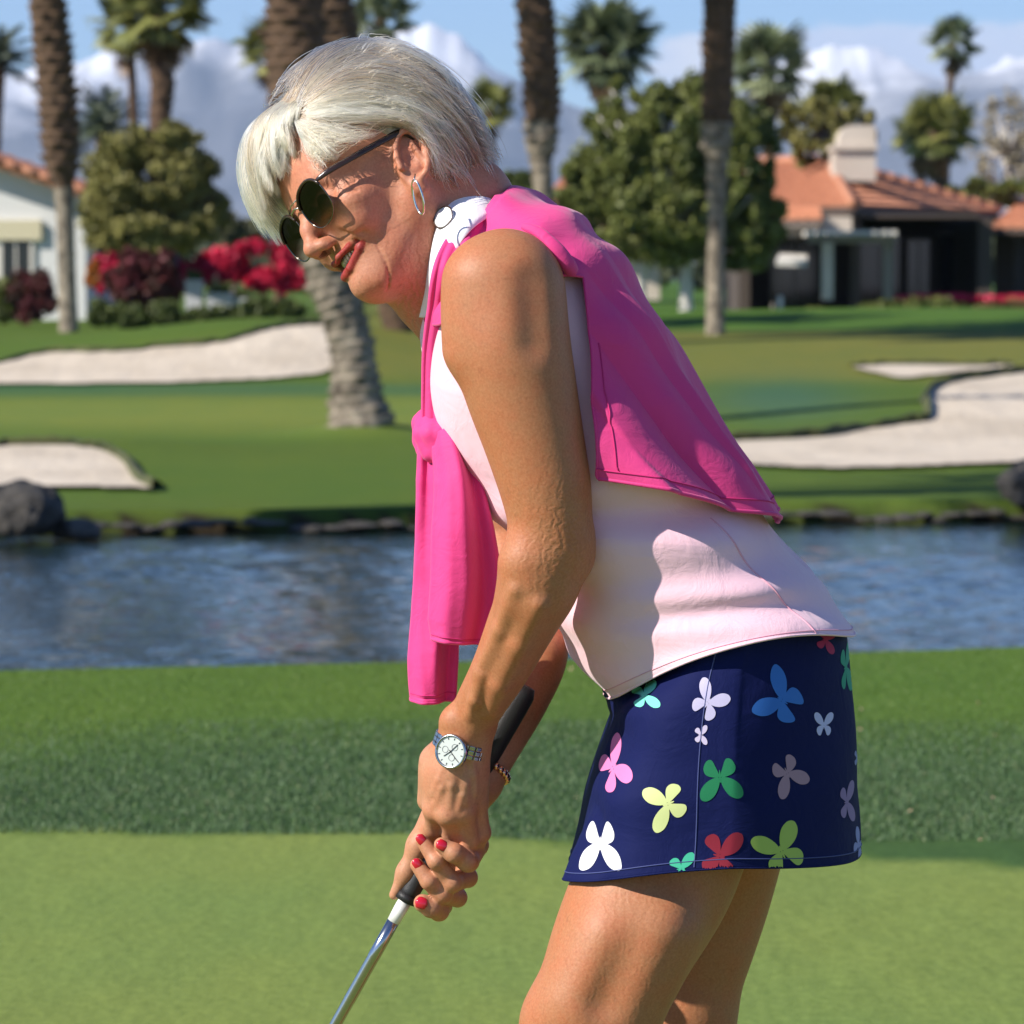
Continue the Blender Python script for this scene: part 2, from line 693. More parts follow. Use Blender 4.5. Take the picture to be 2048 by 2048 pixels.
# neck (points given in the picture, converted to head coordinates)
def h_(u, vv, off): return to_head(Q(u, vv, off))
nk = [((-118, 0, -22), 60), (h_(905, 430, .005), 59), (h_(945, 545, .01), 64), (h_(985, 650, .01), 72)]
for (a, ra), (b, rb) in zip(nk[:-1], nk[1:]):
    F.add(mmcone(a, b, ra, rb), .03)
F.add(mmcone((-52, 0, -78), h_(850, 585, -.01), 27, 30), .035)          # under the chin
F.add(mmcone((-50, 10, -95), h_(842, 560, -.03), 10, 9), .02)
F.add(mmcone((-85, 55, -50), h_(868, 560, -.045), 13, 11), .02)        # neck tendon, near side
F.add(mmcone((-85, -55, -50), h_(868, 560, .045), 13, 11), .02)
for q in range(4):                                                       # laughter lines by the eye
    F.sub(mmcone((-24, 51, -12 - 3 * q), (-40 - 2 * q, 60, -4 - 9 * q), .9, .6), .003)
def on_head(u, v_):
    a, b = to_head(Q(u, v_, -.30)) / 1000, to_head(Q(u, v_, .05)) / 1000
    for t in np.linspace(0, 1, 500):
        p = a + (b - a) * t
        i = ((p - F.lo) / F.vox).astype(int)
        if (i < 0).any() or (i >= F.n - 1).any(): continue
        if F.v[tuple(i)] < 0: return p
    return None


for pl, r, k in (([(752, 486), (768, 516), (778, 548), (775, 580)], .35, .003), ([(690, 372), (700, 366), (712, 362)], .5, .003), ([(690, 380), (704, 380), (716, 380)], .5, .003)):
    pp = [on_head(*q) for q in pl]
    pp = [q for q in pp if q is not None]
    if len(pp) > 1:
        pp = catmull(pp, 10)
        for a, b in zip(pp[:-1], pp[1:]): F.sub(d_cone(a, b, r / 1000, r / 1000), k)
hv, hf = F.mesh()
hv_mm = hv * 1000
# tint
ht = tint(len(hv), FACEC, 0.18)
red = np.exp(-(np.linalg.norm((hv_mm - np.array([-26, 44, -42])) / np.array([24, 20, 20]), axis=1)) ** 2)
ht[:, :3] = ht[:, :3] * (1 - .35 * red[:, None]) + np.array([0.62, 0.20, 0.13]) * .35 * red[:, None]
neckw = np.clip((-78 - hv_mm[:, 2]) / 25, 0, 1) * np.clip((-35 - hv_mm[:, 0]) / 20, 0, 1)
ht[:, :3] = ht[:, :3] * (1 - .4 * neckw[:, None]) + np.array([0.46, 0.17, 0.10]) * .4 * neckw[:, None]
ht[:, 3] = 0.12 + 0.85 * neckw
earw = np.clip(1 - np.linalg.norm((hv_mm - np.array([-89, 76, -17])) / np.array([24, 14, 36]), axis=1), 0, 1) ** .5
ht[:, :3] = ht[:, :3] * (1 - .5 * earw[:, None]) + np.array([0.60, 0.20, 0.14]) * .5 * earw[:, None]
lipd = np.minimum(poly_dist(hv_mm, UL) - 2.3, poly_dist(hv_mm, LL) - 3.9)
lw = np.clip((1.5 - lipd) / .8, 0, 1)[:, None] * (hv_mm[:, 0:1] > -38)
inside = (np.linalg.norm((hv_mm - np.array([-12, 0, -65])) / np.array([15, 34, 10]), axis=1) < 1)[:, None] & (lipd[:, None] > .4)
ht[:, :3] = np.where(inside, np.array([0.10, 0.012, 0.012]), ht[:, :3])
ht[:, :3] = ht[:, :3] * (1 - lw) + np.array([0.25, -0.05, -0.01]) * lw
ht[:, 3] *= (1 - lw[:, 0])
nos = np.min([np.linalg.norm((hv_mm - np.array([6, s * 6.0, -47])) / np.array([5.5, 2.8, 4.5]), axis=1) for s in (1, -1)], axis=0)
ht[:, :3] = np.where((nos < 1)[:, None], np.array([.10, .02, .012]), ht[:, :3])  # nostril darkness painted into the tint; no hole is carved
head_v = N0 + hv @ R_HEAD.T

# ---------------------------------------------------------------- arms and hands (one grid)
lo = Q(700, 1900, .24); hi = Q(1215, 430, .24); lo[1] = DS - .27
A = Field(np.minimum(lo, hi) - .01, np.maximum(lo, hi) + .01, 0.0016)


def arm(js):
    c_ = catmull([list(Q(u, v_, y)) + [px(r)] for u, v_, y, r in js], len(js) * 5)
    A.chain(c_[:, :3], c_[:, 3], .004)


# near (left) arm
arm([(1010, 575, -.175, 113), (1020, 680, -.182, 112), (1042, 780, -.182, 104), (1068, 880, -.182, 93), (1092, 980, -.18, 84), (1106, 1080, -.176, 74)])
arm([(1106, 1090, -.176, 72), (1082, 1165, -.165, 72), (1042, 1250, -.142, 63), (1002, 1335, -.112, 54), (964, 1402, -.083, 47), (937, 1452, -.065, 43)])
A.add(d_cone(Q(1152, 1114, -.172), Q(1145, 1085, -.176), px(28), px(30)), .02)       # elbow point
A.add(d_cone(Q(1046, 1125, -.188), Q(1062, 1180, -.178), px(40), px(46)), .03)       # brachioradialis
A.add(d_cone(Q(905, 1440, -.075), Q(918, 1470, -.07), px(22), px(20)), .012)
A.add(d_cone(Q(968, 1455, -.072), Q(962, 1480, -.07), px(17), px(14)), .010)       # ulna head
A.add(d_cone(Q(950, 560, -.192), Q(932, 700, -.188), px(44), px(32)), .03)           # front deltoid
A.sub(d_cone(Q(1075, 560, -.240), Q(1078, 680, -.244), px(11), px(6)), .03)
for a, b, r in (((1010, 1180, -.238), (955, 1340, -.150), 4.5), ((1030, 1200, -.232), (985, 1330, -.168), 3.5), ((1000, 1230, -.220), (945, 1400, -.115), 5)):
    pass
# forearm tendons and veins: small ridges on the surface
def on_near(u, v_, k=0.0):
    """first hit of the arm grid along the view ray"""
    o = np.array([0, 0, CAMH])
    t0 = Q(u, v_, -.30); t1 = Q(u, v_, .10)
    for t in np.linspace(0, 1, 260):
        p = t0 + (t1 - t0) * t
        i = ((p - A.lo) / A.vox).astype(int)
        if (i < 0).any() or (i >= A.n - 1).any(): continue
        if A.v[tuple(i)] < k: return p
    return Q(u, v_, -.1)


def ridge(pl, r, k=.004, field=None):
    pts = [on_near(u, v_) + np.array([0, px(r) * 0.35, 0]) for u, v_ in pl]
    for a, b in zip(pts[:-1], pts[1:]):
        A.add(d_cone(a, b, px(r), px(r)), k)


ridge([(1078, 1210), (1040, 1290), (1000, 1370), (985, 1420)], 10, .012)
ridge([(1030, 1180), (1000, 1260), (960, 1345), (950, 1400)], 7, .010)
ridge([(965, 1350), (950, 1400), (940, 1430)], 6, .008)

# far (right) arm
arm([(1010, 640, .19, 92), (1000, 800, .20, 84), (990, 960, .20, 74), (1000, 1080, .19, 66)])
arm([(1000, 1085, .19, 64), (1055, 1200, .13, 62), (1078, 1300, .085, 58), (1048, 1395, .05, 50), (1000, 1490, .02, 42), (958, 1570, .0, 36)])

# near hand: back of the hand
wr_ = (930, 1465, -.062)
A.chain([Q(*wr_), Q(905, 1540, -.06)], [px(42), px(44)], .02)
MC = [((868, 1618, -.052), 21), ((896, 1628, -.064), 22), ((928, 1622, -.062), 21), ((955, 1602, -.048), 20)]
for (k, r), s_ in zip(MC, ((900, 1500, -.06), (915, 1500, -.065), (935, 1500, -.065), (952, 1505, -.06))):
    A.chain([Q(*s_), Q(*k)], [px(24), px(r)], .014)
A.add(d_ell(Q(905, 1545, -.05), (px(56), px(40), px(66))), .02)
A.add(d_cone(Q(868, 1520, -.04), Q(858, 1600, -.03), px(26), px(24)), .015)        # thumb base
# fingers of the near hand, curling down and away under the knuckles
for pts, rr in (
    ([(868, 1618, -.052), (868, 1655, -.028), (880, 1680, .0)], (20, 18, 16)),
    ([(896, 1628, -.064), (905, 1670, -.036), (915, 1690, .0)], (20, 18, 16)),
    ([(928, 1622, -.062), (940, 1680, -.042), (935, 1715, -.01)], (20, 19, 17)),
    ([(955, 1602, -.048), (962, 1665, -.035), (944, 1715, -.015)], (19, 18, 16))):
    A.chain([Q(*p) for p in pts], [px(r) for r in rr], .006)
for pl, r in (([(905, 1535), (885, 1575), (872, 1610)], 5), ([(912, 1530), (903, 1570), (900, 1612)], 5), ([(922, 1525), (930, 1570), (932, 1605)], 5),
              ([(940, 1545), (925, 1590), (917, 1618)], 3.2), ([(900, 1510), (878, 1560), (868, 1585)], 3.2), ([(940, 1500), (948, 1550), (950, 1585)], 4)):
    ridge(pl, r, .0045)
hand_near_n = None

# far (right) hand: palm behind the grip, four fingers wrapped round it towards the camera
A.add(d_ell(Q(915, 1650, .028), (px(48), px(40), px(60))), .015)
A.add(d_ell(Q(885, 1720, .022), (px(46), px(34), px(62))), .02)
A.chain([Q(958, 1570, 0.01), Q(925, 1630, .02)], [px(36), px(36)], .02)
FING = [
    ([(925, 1640, .01), (955, 1690, -.012), (936, 1722, -.040), (908, 1706, -.055), (883, 1690, -.056)], (22, 22, 22, 19.5, 15.5)),
    ([(905, 1690, .01), (935, 1755, -.005), (905, 1765, -.034), (872, 1722, -.048), (845, 1682, -.044)], (21, 20, 20, 17, 13.5)),
    ([(880, 1740, .015), (915, 1795, .0), (885, 1788, -.028), (858, 1762, -.040), (834, 1730, -.037)], (20, 19, 20, 17.5, 14)),
    ([(870, 1770, .022), (885, 1812, .012), (878, 1822, -.012), (862, 1815, -.030), (845, 1806, -.034)], (20, 19, 20, 20, 18)),
]
for pts, rr in FING:
    c_ = [Q(*p) for p in pts]
    # chain added sharply against its neighbours so fingers stay separate
    for i in range(len(c_) - 1):
        A.add(d_cone(c_[i], c_[i + 1], px(rr[i]), px(rr[i + 1])), .0028)
for p, r in (((936, 1722, -.046), 20), ((905, 1765, -.040), 18), ((885, 1788, -.034), 18), ((908, 1706, -.058), 17), ((872, 1722, -.052), 14.5)):
    A.add(d_ell(Q(*p), (px(r), px(r), px(r))), .004)
# thumb / long forefinger lying down the far side of the grip
A.chain([Q(872, 1630, -.010), Q(838, 1690, -.010), Q(812, 1745, -.006), Q(788, 1790, -.004)], [px(30), px(22), px(17), px(10)], .010)
av, af = A.mesh()
at_ = tint(len(av), SKINC, 0.03)
elb = np.exp(-(np.linalg.norm((av - Q(1135, 1090, -.22)) / np.array([.05, .06, .055]), axis=1)) ** 2)
at_[:, 3] += elb * .45
zz = av[:, 2]
handw = np.clip((Q(0, 1440)[2] - zz) / .03, 0, 1)
at_[:, :3] = at_[:, :3] * (1 - handw[:, None] * .75) + np.array([0.54, 0.275, 0.165]) * handw[:, None] * .75
farw = np.clip((av[:, 1] - (DS + .02)) / .05, 0, 1)
at_[:, :3] = at_[:, :3] * (1 - farw[:, None] * .3) + np.array([0.55, 0.22, 0.13]) * farw[:, None] * .3  # far arm redder: reflected light put into its skin tint

# ---------------------------------------------------------------- legs (own grid) and hidden trunk
LF = Field((-0.12 - .1, DS - .24, -0.01), (0.42 + .1, DS + .26, 0.90), 0.0042)
foot_n = np.array([0.02, DS - .13, 0.0])
foot_f = np.array([0.10, DS + .15, 0.0])
near = [(Q(1430, 1480, -.06), 130), (Q(1370, 1620, -.07), 140), (Q(1314, 1750, -.085), 150), (Q(1240, 1900, -.11), 134), (Q(1182, 2040, -.115), 114)]
far = [(Q(1450, 1480, .06), 130), (Q(1450, 1620, .08), 130), (Q(1425, 1760, .105), 124), (Q(1398, 1900, .11), 106), (Q(1362, 2040, .115), 92)]
for leg, ft in ((near, foot_n), (far, foot_f)):
    c_ = catmull([list(p) + [px(r)] for p, r in leg], 26)
    LF.chain(c_[:, :3], c_[:, 3], .006)
    k = leg[-1][0]
    an = ft + np.array([.05, 0, .09])
    LF.chain([k, k + (an - k) * .3 + np.array([.02, 0, 0]), an], [px(100), px(100), .036], .03)
    LF.chain([an, ft + np.array([.05, 0, .04])], [.036, .036], .02)
    LF.chain([ft + np.array([.06, 0, .035]), ft + np.array([-.10, 0, .03]), ft + np.array([-.16, 0, .02])], [.036, .036, .026], .03)
# knee and thigh muscle modelling on the near leg
LF.add(d_cone(Q(1225, 1880, -.145), Q(1150, 2000, -.145), px(60), px(48)), .03)
LF.sub(d_cone(Q(1318, 1800, -.198), Q(1215, 2010, -.188), px(10), px(8)), .035)
LF.add(d_cone(Q(1320, 1860, -.15), Q(1250, 2040, -.14), px(60), px(46)), .03)
LF.add(d_ell(Q(1120, 2060, -.12), (px(70), px(60), px(75))), .03)
lv, lf = LF.mesh()
lt = tint(len(lv), SKINC * np.array([1.0, 1.0, 1.0]), 0.12)

# trunk under the shirt and skirt
TF = Field((-0.12, DS - .24, .42), (0.40, DS + .24, 1.36), 0.006)
TF.chain([Q(930, 520, .0), Q(1040, 680, .0), Q(1150, 840, 0), Q(1290, 1040, 0), Q(1400, 1230, 0), Q(1450, 1450, 0)], [px(90), px(120), px(135), px(140), px(160), px(170)], .05)
for s in (-1, 1):
    TF.chain([Q(1010, 580, .0), Q(1012, 575, s * .15)], [px(100), px(85)], .05)
    TF.chain([Q(1400, 1300, 0), Q(1440, 1480, s * .08)], [px(150), px(150)], .05)
tv, tf = TF.mesh()
tt = tint(len(tv), SKINC)
vs = [head_v, av, lv, tv]
fs = [hf, af, lf, tf]
ofs = np.cumsum([0] + [len(x) for x in vs])
body = mobj('body', np.concatenate(vs), np.concatenate([f + o for f, o in zip(fs, ofs)]), SKIN, person,
            attrs={'tint': np.concatenate([ht, at_, lt, tt])})
for nm, r_ in (('eye', 1),):
    pass

# teeth
tm = M('tooth enamel', (0.80, 0.76, 0.66, 1), 0.25)
mb = []
for i, y in enumerate(np.linspace(-20, 20, 10)):
    bm = bmesh.new()
    bmesh.ops.create_cube(bm, size=1)
    bmesh.ops.bevel(bm, geom=bm.edges[:] + bm.verts[:], offset=.2, segments=2, affect='EDGES')
    c = np.array([-8.5 - 0.022 * y * y, y, -63.5 + .008 * y * y])
    ang = -y * .045
    for v_ in bm.verts:
        p = np.array([v_.co.x * 3.4, v_.co.y * 4.1, v_.co.z * 8.0])
        v_.co = HL(c + np.array([p[0] * math.cos(ang) - p[1] * math.sin(ang), p[0] * math.sin(ang) + p[1] * math.cos(ang), p[2]]))
    me = bpy.data.meshes.new('tooth')
    bm.to_mesh(me); bm.free()
    me.materials.append(tm.m)
    me.polygons.foreach_set('use_smooth', [True] * len(me.polygons))
    o = bpy.data.objects.new('tooth', me); COL.objects.link(o); o.parent = body

# fingernails, red
nm_ = M('red nail polish', (0.52, 0.010, 0.03, 1), 0.18, Coat_Weight=0.6)


def nail(p, along, out, L, W, parent=body, name='fingernail'):
    along = along / np.linalg.norm(along)
    out = out - along * (out @ along); out /= np.linalg.norm(out)
    side = np.cross(along, out)
    n, m = 7, 7
    vs_, fs_ = [], []
    for i in range(n):
        for j in range(m):
            a = (i / (n - 1) - .5) * 2; b = (j / (m - 1) - .5) * 2
            k = math.sqrt(max(0, 1 - abs(a) ** 3.2)) * .92 + .08
            vs_.append(p + along * a * L / 2 + side * b * W / 2 * k + out * (-.20 * W * b * b * k - .10 * L * a * a))
    o = mobj(name, vs_, grid_faces(n, m), nm_, parent)
    solid(o, .0008, 1)
    return o


CAMP = np.array([0, 0, CAMH])
def hit_body(u, v_, bvh):
    d = Q(u, v_, 0) - CAMP; d /= np.linalg.norm(d)
    h = bvh.ray_cast(Vector(CAMP), Vector(d))
    return (np.array(h[0]), np.array(h[1])) if h[0] is not None else (None, None)
body_bvh = BVHTree.FromPolygons([tuple(x) for x in av], [tuple(q) for q in af])
for (u, v_), (u0, v0), L, W in (((843, 1680), (860, 1705), .0120, .0085), ((884, 1690), (905, 1702), .0115, .0100), ((835, 1728), (850, 1748), .0115, .0085), ((843, 1806), (862, 1812), .0120, .0115)):
    p, nn = hit_body(u, v_, body_bvh)
    if p is None: continue
    al = Q(u, v_) - Q(u0, v0)
    nail(p + nn * .0006, al, nn, L, W)

# ---------------------------------------------------------------- cloth materials
def cloth_mat(name, col, scale=900, b=0.10, sheen=0.3, rough=0.75, tr=0.0):
    m = M(name, col, rough)
    m.b.inputs['Sheen Weight'].default_value = sheen
    v = m.coord('Object')
    c = m.mix(m.math('MULTIPLY', m.noise(14, 4, .6, v), 0.22), col, tuple(x * .78 for x in col[:3]) + (1,))
    m.base(c)
    bb = m.bump(m.noise(scale, 2, .6, v), b, 0.0008)
    bb2 = m.bump(m.noise(26, 4, .6, v, 1.5), 0.30, 0.005, bb)
    m.bump(m.noise(9, 3, .5, m.coord('Object', (.6, 1, 1.6)), 1.0), 0.22, 0.012, bb2)
    return m


SHIRT = cloth_mat('pale pink knit', (0.84, 0.53, 0.61, 1), 1100)
WHITE = cloth_mat('white knit', (0.86, 0.84, 0.86, 1), 1100)
PINK = cloth_mat('hot pink jersey', (0.70, 0.036, 0.215, 1), 1200, .08, .15)
NAVY = cloth_mat('navy stretch twill', (0.007, 0.011, 0.068, 1), 1300, .15, .0)
NAVY.b.inputs['Specular IOR Level'].default_value = 0.10
SEAM = M('pink seam thread', (0.72, 0.36, 0.45, 1), .8)
SEAMP = M('dark pink seam', (0.55, 0.02, 0.16, 1), .8)

# ---------------------------------------------------------------- torso rings (front point, back point, half width)
RINGS = [
    ((872, 575), (985, 400), .062),
    ((862, 680), (1105, 432), .140),
    ((862, 790), (1205, 520), .168),
    ((900, 905), (1300, 672), .168),
    ((975, 1010), (1395, 850), .166),
    ((1060, 1095), (1500, 1000), .164),
    ((1125, 1215), (1592, 1125), .168),
    ((1160, 1310), (1664, 1205), .172),
    ((1212, 1392), (1698, 1266), .182)]
FR = catmull([(a[0], a[1]) for a, b, w in RINGS], 129)
BK = catmull([(b[0], b[1]) for a, b, w in RINGS], 129)
WD = catmull([(w, 0) for a, b, w in RINGS], 129)[:, 0]


def torso(s, a, off=0.0):
    """s in 0..8 along the trunk, a in radians (0 front, -pi/2 near side, pi back) -> world point"""
    t = min(max(s, 0), 8) / 8 * 128
    i = min(int(t), 127); q = t - i
    f_ = FR[i] * (1 - q) + FR[i + 1] * q
    b_ = BK[i] * (1 - q) + BK[i + 1] * q
    w = WD[i] * (1 - q) + WD[i + 1] * q
    F3, B3 = Q(f_[0], f_[1]), Q(b_[0], b_[1])
    mid = (F3 + B3) / 2
    e = (F3 - mid)
    L = np.linalg.norm(e)
    ca, sa = math.cos(a), math.sin(a)
    ex = 0.86
    cx = math.copysign(abs(ca) ** ex, ca)
    sx = math.copysign(abs(sa) ** ex, sa)
    return mid + e / L * (L + off) * cx + np.array([0, 1, 0]) * (w + off) * sx


def loft(name, fn, nu, nv, mat, parent, wrap=True, th=.0012, sub=0):
    vs_ = [fn(i / (nu - 1), j / (nv if wrap else nv - 1)) for i in range(nu) for j in range(nv)]
    o = mobj(name, vs_, grid_faces(nu, nv, False, wrap), mat, parent)
    if th: solid(o, th, 0)
    return o


def wave3(x, y, seed=0):
    return mnoise.noise(Vector((x, y, seed)))


def shirt_fn(i, j):
    s = .25 + i * 7.75
    a = -math.pi + j * 2 * math.pi
    w = 0.0  # soft folds: pulled across the back and side, gathering at the waist
    k = min(max((s - 2.2) / 2, 0), 1)
    w = wave3(s * 1.1 + .5 * a, a * .7 + s * .35, 3.1) * .010 * k
    side = math.exp(-((a + 1.6) / 1.1) ** 2)
    w += side * k * min(max((s - 3.7) / .8, 0), 1) * .008 * math.sin(s * 5.6 + 1.6 * a + 1.8 * wave3(s, a, 9))* math.exp(-((s - 4.9) / 1.2) ** 2)
    w += .004 * math.sin(3 * a + 1.2) * max(0, s - 5.5) / 2.5
    fr = math.exp(-(a / .55) ** 2)
    if s > 5.5: w += fr * .006 * math.sin((s - 5.5) * 2.2)
    p = torso(s, a, .004 + w)
    p[2] += .034 * math.sin(a) ** 2 * max(0, (s - 5) / 3) ** 1.5
    return p


shirt = loft('polo_shirt', shirt_fn, 150, 200, SHIRT, person)
# hem band and side seam of the shirt
def strip(name, pts_a, pts_b, mat, parent, th=.0012):
    n = len(pts_a)
    o = mobj(name, list(pts_a) + list(pts_b), [(i, i + 1, n + i + 1, n + i) for i in range(n - 1)], mat, parent)
    if th: solid(o, th, 0)
    return o


def shirt_pt(s, a, o=0.0):
    i = (s - .25) / 7.75
    j = (a + math.pi) / (2 * math.pi)
    p = shirt_fn(i, j)
    c = torso(s, a, -.05)
    d = p - c; d /= np.linalg.norm(d)
    return p + d * o


As = np.linspace(-math.pi, math.pi, 161)
tube('hem', [shirt_pt(8.0, a, .0006) for a in As], .0013, SHIRT, shirt, 6, False)
tube('hem_stitching', [shirt_pt(7.72, a, .0009) for a in As], .0005, SEAM, shirt, 5, False)
tube('side_seam', [shirt_pt(s, -2.12 - .02 * (s - 5), .0009) for s in np.linspace(5.0, 8, 60)], .0009, SEAM, shirt, 5, False)

# ---------------------------------------------------------------- skirt
SK_R = [((1262, 1372), (1692, 1246), .168), ((1222, 1440), (1700, 1320), .180), ((1184, 1560), (1712, 1460), .190),
        ((1166, 1645), (1720, 1600), .194), ((1150, 1738), (1726, 1708), .196)]
SF = catmull([a for a, b, w in SK_R], 65); SB = catmull([b for a, b, w in SK_R], 65); SW = catmull([(w, 0) for *_, w in SK_R], 65)[:, 0]


def skirt_fn(i, j):
    t = i * 64; k = min(int(t), 63); q = t - k
    f_ = SF[k] * (1 - q) + SF[k + 1] * q; b_ = SB[k] * (1 - q) + SB[k + 1] * q; w = SW[k] * (1 - q) + SW[k + 1] * q
    F3, B3 = Q(*f_), Q(*b_)
    mid = (F3 + B3) / 2; e = F3 - mid; L = np.linalg.norm(e)
    a = -math.pi + j * 2 * math.pi
    ca, sa = math.cos(a), math.sin(a)
    d = 0.0
    fold = math.exp(-((a + .75) / .6) ** 2)
    d += fold * .0075 * math.sin(17 * i + 3.5 * a + .5) * (1 - i) ** .7
    d += .0045 * math.sin(5 * a + .6) * i + wave3(3 * i, 2 * a, 5) * .005
    ex = .62 if ca > 0 else .62 + .60 * min(1, -ca * 3)
    cx = math.copysign(abs(ca) ** (.62 if ca > 0 else 1.7), ca); sx = math.copysign(abs(sa) ** (.62 if ca > 0 else 1.0), sa)
    p = mid + e / L * (L + d) * cx + np.array([0, 1, 0]) * (w + d) * sx
    p[2] += (.034 * (1 - i) + .020 * i) * sa * sa
    return p


def push_out(o, fields, gap, axis_pts):
    co = np.empty(len(o.data.vertices) * 3, np.float32); o.data.vertices.foreach_get('co', co); co = co.reshape(-1, 3)
    for it in range(4):
        for fd in fields:
            i = np.round((co - fd.lo) / fd.vox).astype(int)
            ok = ((i >= 1) & (i < fd.n - 1)).all(1)
            i = np.clip(i, 1, fd.n - 2)
            d = fd.v[tuple(i.T)]
            g = np.stack([fd.v[i[:, 0] + 1, i[:, 1], i[:, 2]] - fd.v[i[:, 0] - 1, i[:, 1], i[:, 2]], fd.v[i[:, 0], i[:, 1] + 1, i[:, 2]] - fd.v[i[:, 0], i[:, 1] - 1, i[:, 2]], fd.v[i[:, 0], i[:, 1], i[:, 2] + 1] - fd.v[i[:, 0], i[:, 1], i[:, 2] - 1]], 1)
            g[:, 2] *= .1
            g /= np.linalg.norm(g, axis=1)[:, None] + 1e-9
            mv = np.where(ok & (d < gap), gap - d, 0)
            co = co + g * mv[:, None]
    o.data.vertices.foreach_set('co', co.ravel().astype(np.float32))
    o.data.update()
    return co


skirt = loft('skirt', skirt_fn, 70, 180, NAVY, person, th=.0012)
skc = push_out(skirt, [LF, TF], .007, None)
# even the cloth out after pushing it off the thighs
sg = skc.reshape(70, 180, 3)
for _ in range(3):
    s2 = sg.copy()
    s2[1:-1] = (sg[:-2] + 2 * sg[1:-1] + sg[2:]) / 4
    s2 = (np.roll(s2, 1, 1) + 2 * s2 + np.roll(s2, -1, 1)) / 4
    sg = s2
skirt.data.vertices.foreach_set('co', sg.reshape(-1).astype(np.float32)); skirt.data.update()
skc = push_out(skirt, [LF, TF], .004, None)
SKG = skc.reshape(70, 180, 3)
sv = np.array([v_.co for v_ in skirt.data.vertices])
skirt_bvh = BVHTree.FromPolygons([tuple(x) for x in sv], [tuple(p.vertices) for p in skirt.data.polygons])
def sk_pt(i, a, o=.001):
    x = (a + math.pi) / (2 * math.pi) * 180; k = int(x) % 180; q = x - int(x); r = min(int(i * 69), 68); f = i * 69 - r
    p = (SKG[r, k] * (1 - q) + SKG[r, (k + 1) % 180] * q) * (1 - f) + (SKG[r + 1, k] * (1 - q) + SKG[r + 1, (k + 1) % 180] * q) * f
    c = (skirt_fn(i, .5) + skirt_fn(i, 0)) / 2
    d = p - c; d /= np.linalg.norm(d)
    return p + d * o
NSEAM = M('navy stitching', (0.05, 0.065, 0.20, 1), .7)
tube('hem_stitching', [sk_pt(.945, a) for a in As], .0006, NSEAM, skirt, 5, False)
tube('hem', [sk_pt(1, a, 0) for a in As], .0012, NAVY, skirt, 6, False)
tube('side_seam', [sk_pt(i, -1.45 - .02 * i, .0008) for i in np.linspace(.0, .98, 40)], .0007, NSEAM, skirt, 5, False)


# butterflies printed on the skirt: flat print lying on the cloth
def wing(cx, cy, L, W, ang, tip=.35):
    """petal outline from the body point (cx, cy)"""
    pts = []
    for t in np.linspace(0, 2 * math.pi, 22, endpoint=False):
        x = L * .5 * (1 - math.cos(t))
        y = W * .5 * math.sin(t) * (.55 + tip * (x / L)) * 1.25
        pts.append((cx + x * math.cos(ang) - y * math.sin(ang), cy + x * math.sin(ang) + y * math.cos(ang)))
    return pts


def closed_spline(pts, n=30):
    pts = [np.array(p, float) for p in pts]
    m = len(pts); out = []
    for t in np.linspace(0, m, n, endpoint=False):
        i = int(t); a = t - i
        p0, p1, p2, p3 = pts[i - 1], pts[i], pts[(i + 1) % m], pts[(i + 2) % m]
        out.append(0.5 * ((2 * p1) + (-p0 + p2) * a + (2 * p0 - 5 * p1 + 4 * p2 - p3) * a * a + (-p0 + 3 * p1 - 3 * p2 + p3) * a ** 3))
    return np.array(out)


UPW = ([(.035, .02), (.10, .42), (.36, .82), (.72, 1.0), (.98, .88), (.96, .52), (.70, .20), (.34, .02)],
       [(.035, .02), (.14, .46), (.48, .92), (.92, 1.10), (1.18, 1.0), (1.12, .58), (.84, .20), (.36, -.04)])
LOW = ([(.035, -.04), (.36, -.04), (.66, -.18), (.74, -.46), (.58, -.76), (.34, -.80), (.17, -.48)],
       [(.035, -.04), (.42, -.04), (.72, -.18), (.78, -.50), (.58, -.90), (.36, -.98), (.16, -.55)])


def butterfly(u, v_, size, rot, col, squash=1.0, spread=1.0, kind=0):
    col = lin(*col)
    mt = M('butterfly print', tuple(c * .8 for c in col[:3]) + (1,), .75)
    mt.bump(mt.noise(1300, 2, .6), .15, .0008)
    S = size * .49
    r = math.radians(rot)
    shapes = []
    for s in (1, -1):
        for W_ in (UPW[kind], LOW[kind]):
            shapes.append([(x * s * spread, -y) for x, y in closed_spline(W_)])
    shapes.append([(.045 * math.cos(t), .05 + .30 * math.sin(t)) for t in np.linspace(0, 2 * math.pi, 12, endpoint=False)])
    V, Fc = [], []
    for sh in shapes:
        c = np.mean(sh, axis=0)
        rings = 5
        vv = []
        pts2 = [tuple(c)]
        for k in range(1, rings + 1):
            for p in sh:
                pts2.append(tuple(c + (np.array(p) - c) * k / rings))
        for (x, y) in pts2:
            x2 = (x * math.cos(r) - y * math.sin(r)) * S * squash
            y2 = (x * math.sin(r) + y * math.cos(r)) * S
            d = Vector(Q(u + x2, v_ + y2) - CAMP).normalized()
            h = skirt_bvh.ray_cast(Vector(CAMP), d)
            vv.append(None if h[0] is None or h[0].y > DS + .05 else np.array(h[0]) + np.array(h[1]) * (.0010 if h[1].dot(d) < 0 else -.0010) - np.array(d) * .0002)
        n = len(sh)
        fl = [(0, 1 + j, 1 + (j + 1) % n) for j in range(n)]
        for k in range(rings - 1):
            for j in range(n):
                a, b = 1 + k * n + j, 1 + k * n + (j + 1) % n
                fl.append((a, a + n, b + n, b))
        good = {i for i, q in enumerate(vv) if q is not None}
        mp_ = {}
        for i in sorted(good):
            mp_[i] = len(V); V.append(vv[i])
        for f in fl:
            if all(i in good for i in f): Fc.append(tuple(mp_[i] for i in f))
    if Fc: return mobj('butterfly_print', V, Fc, mt, skirt)


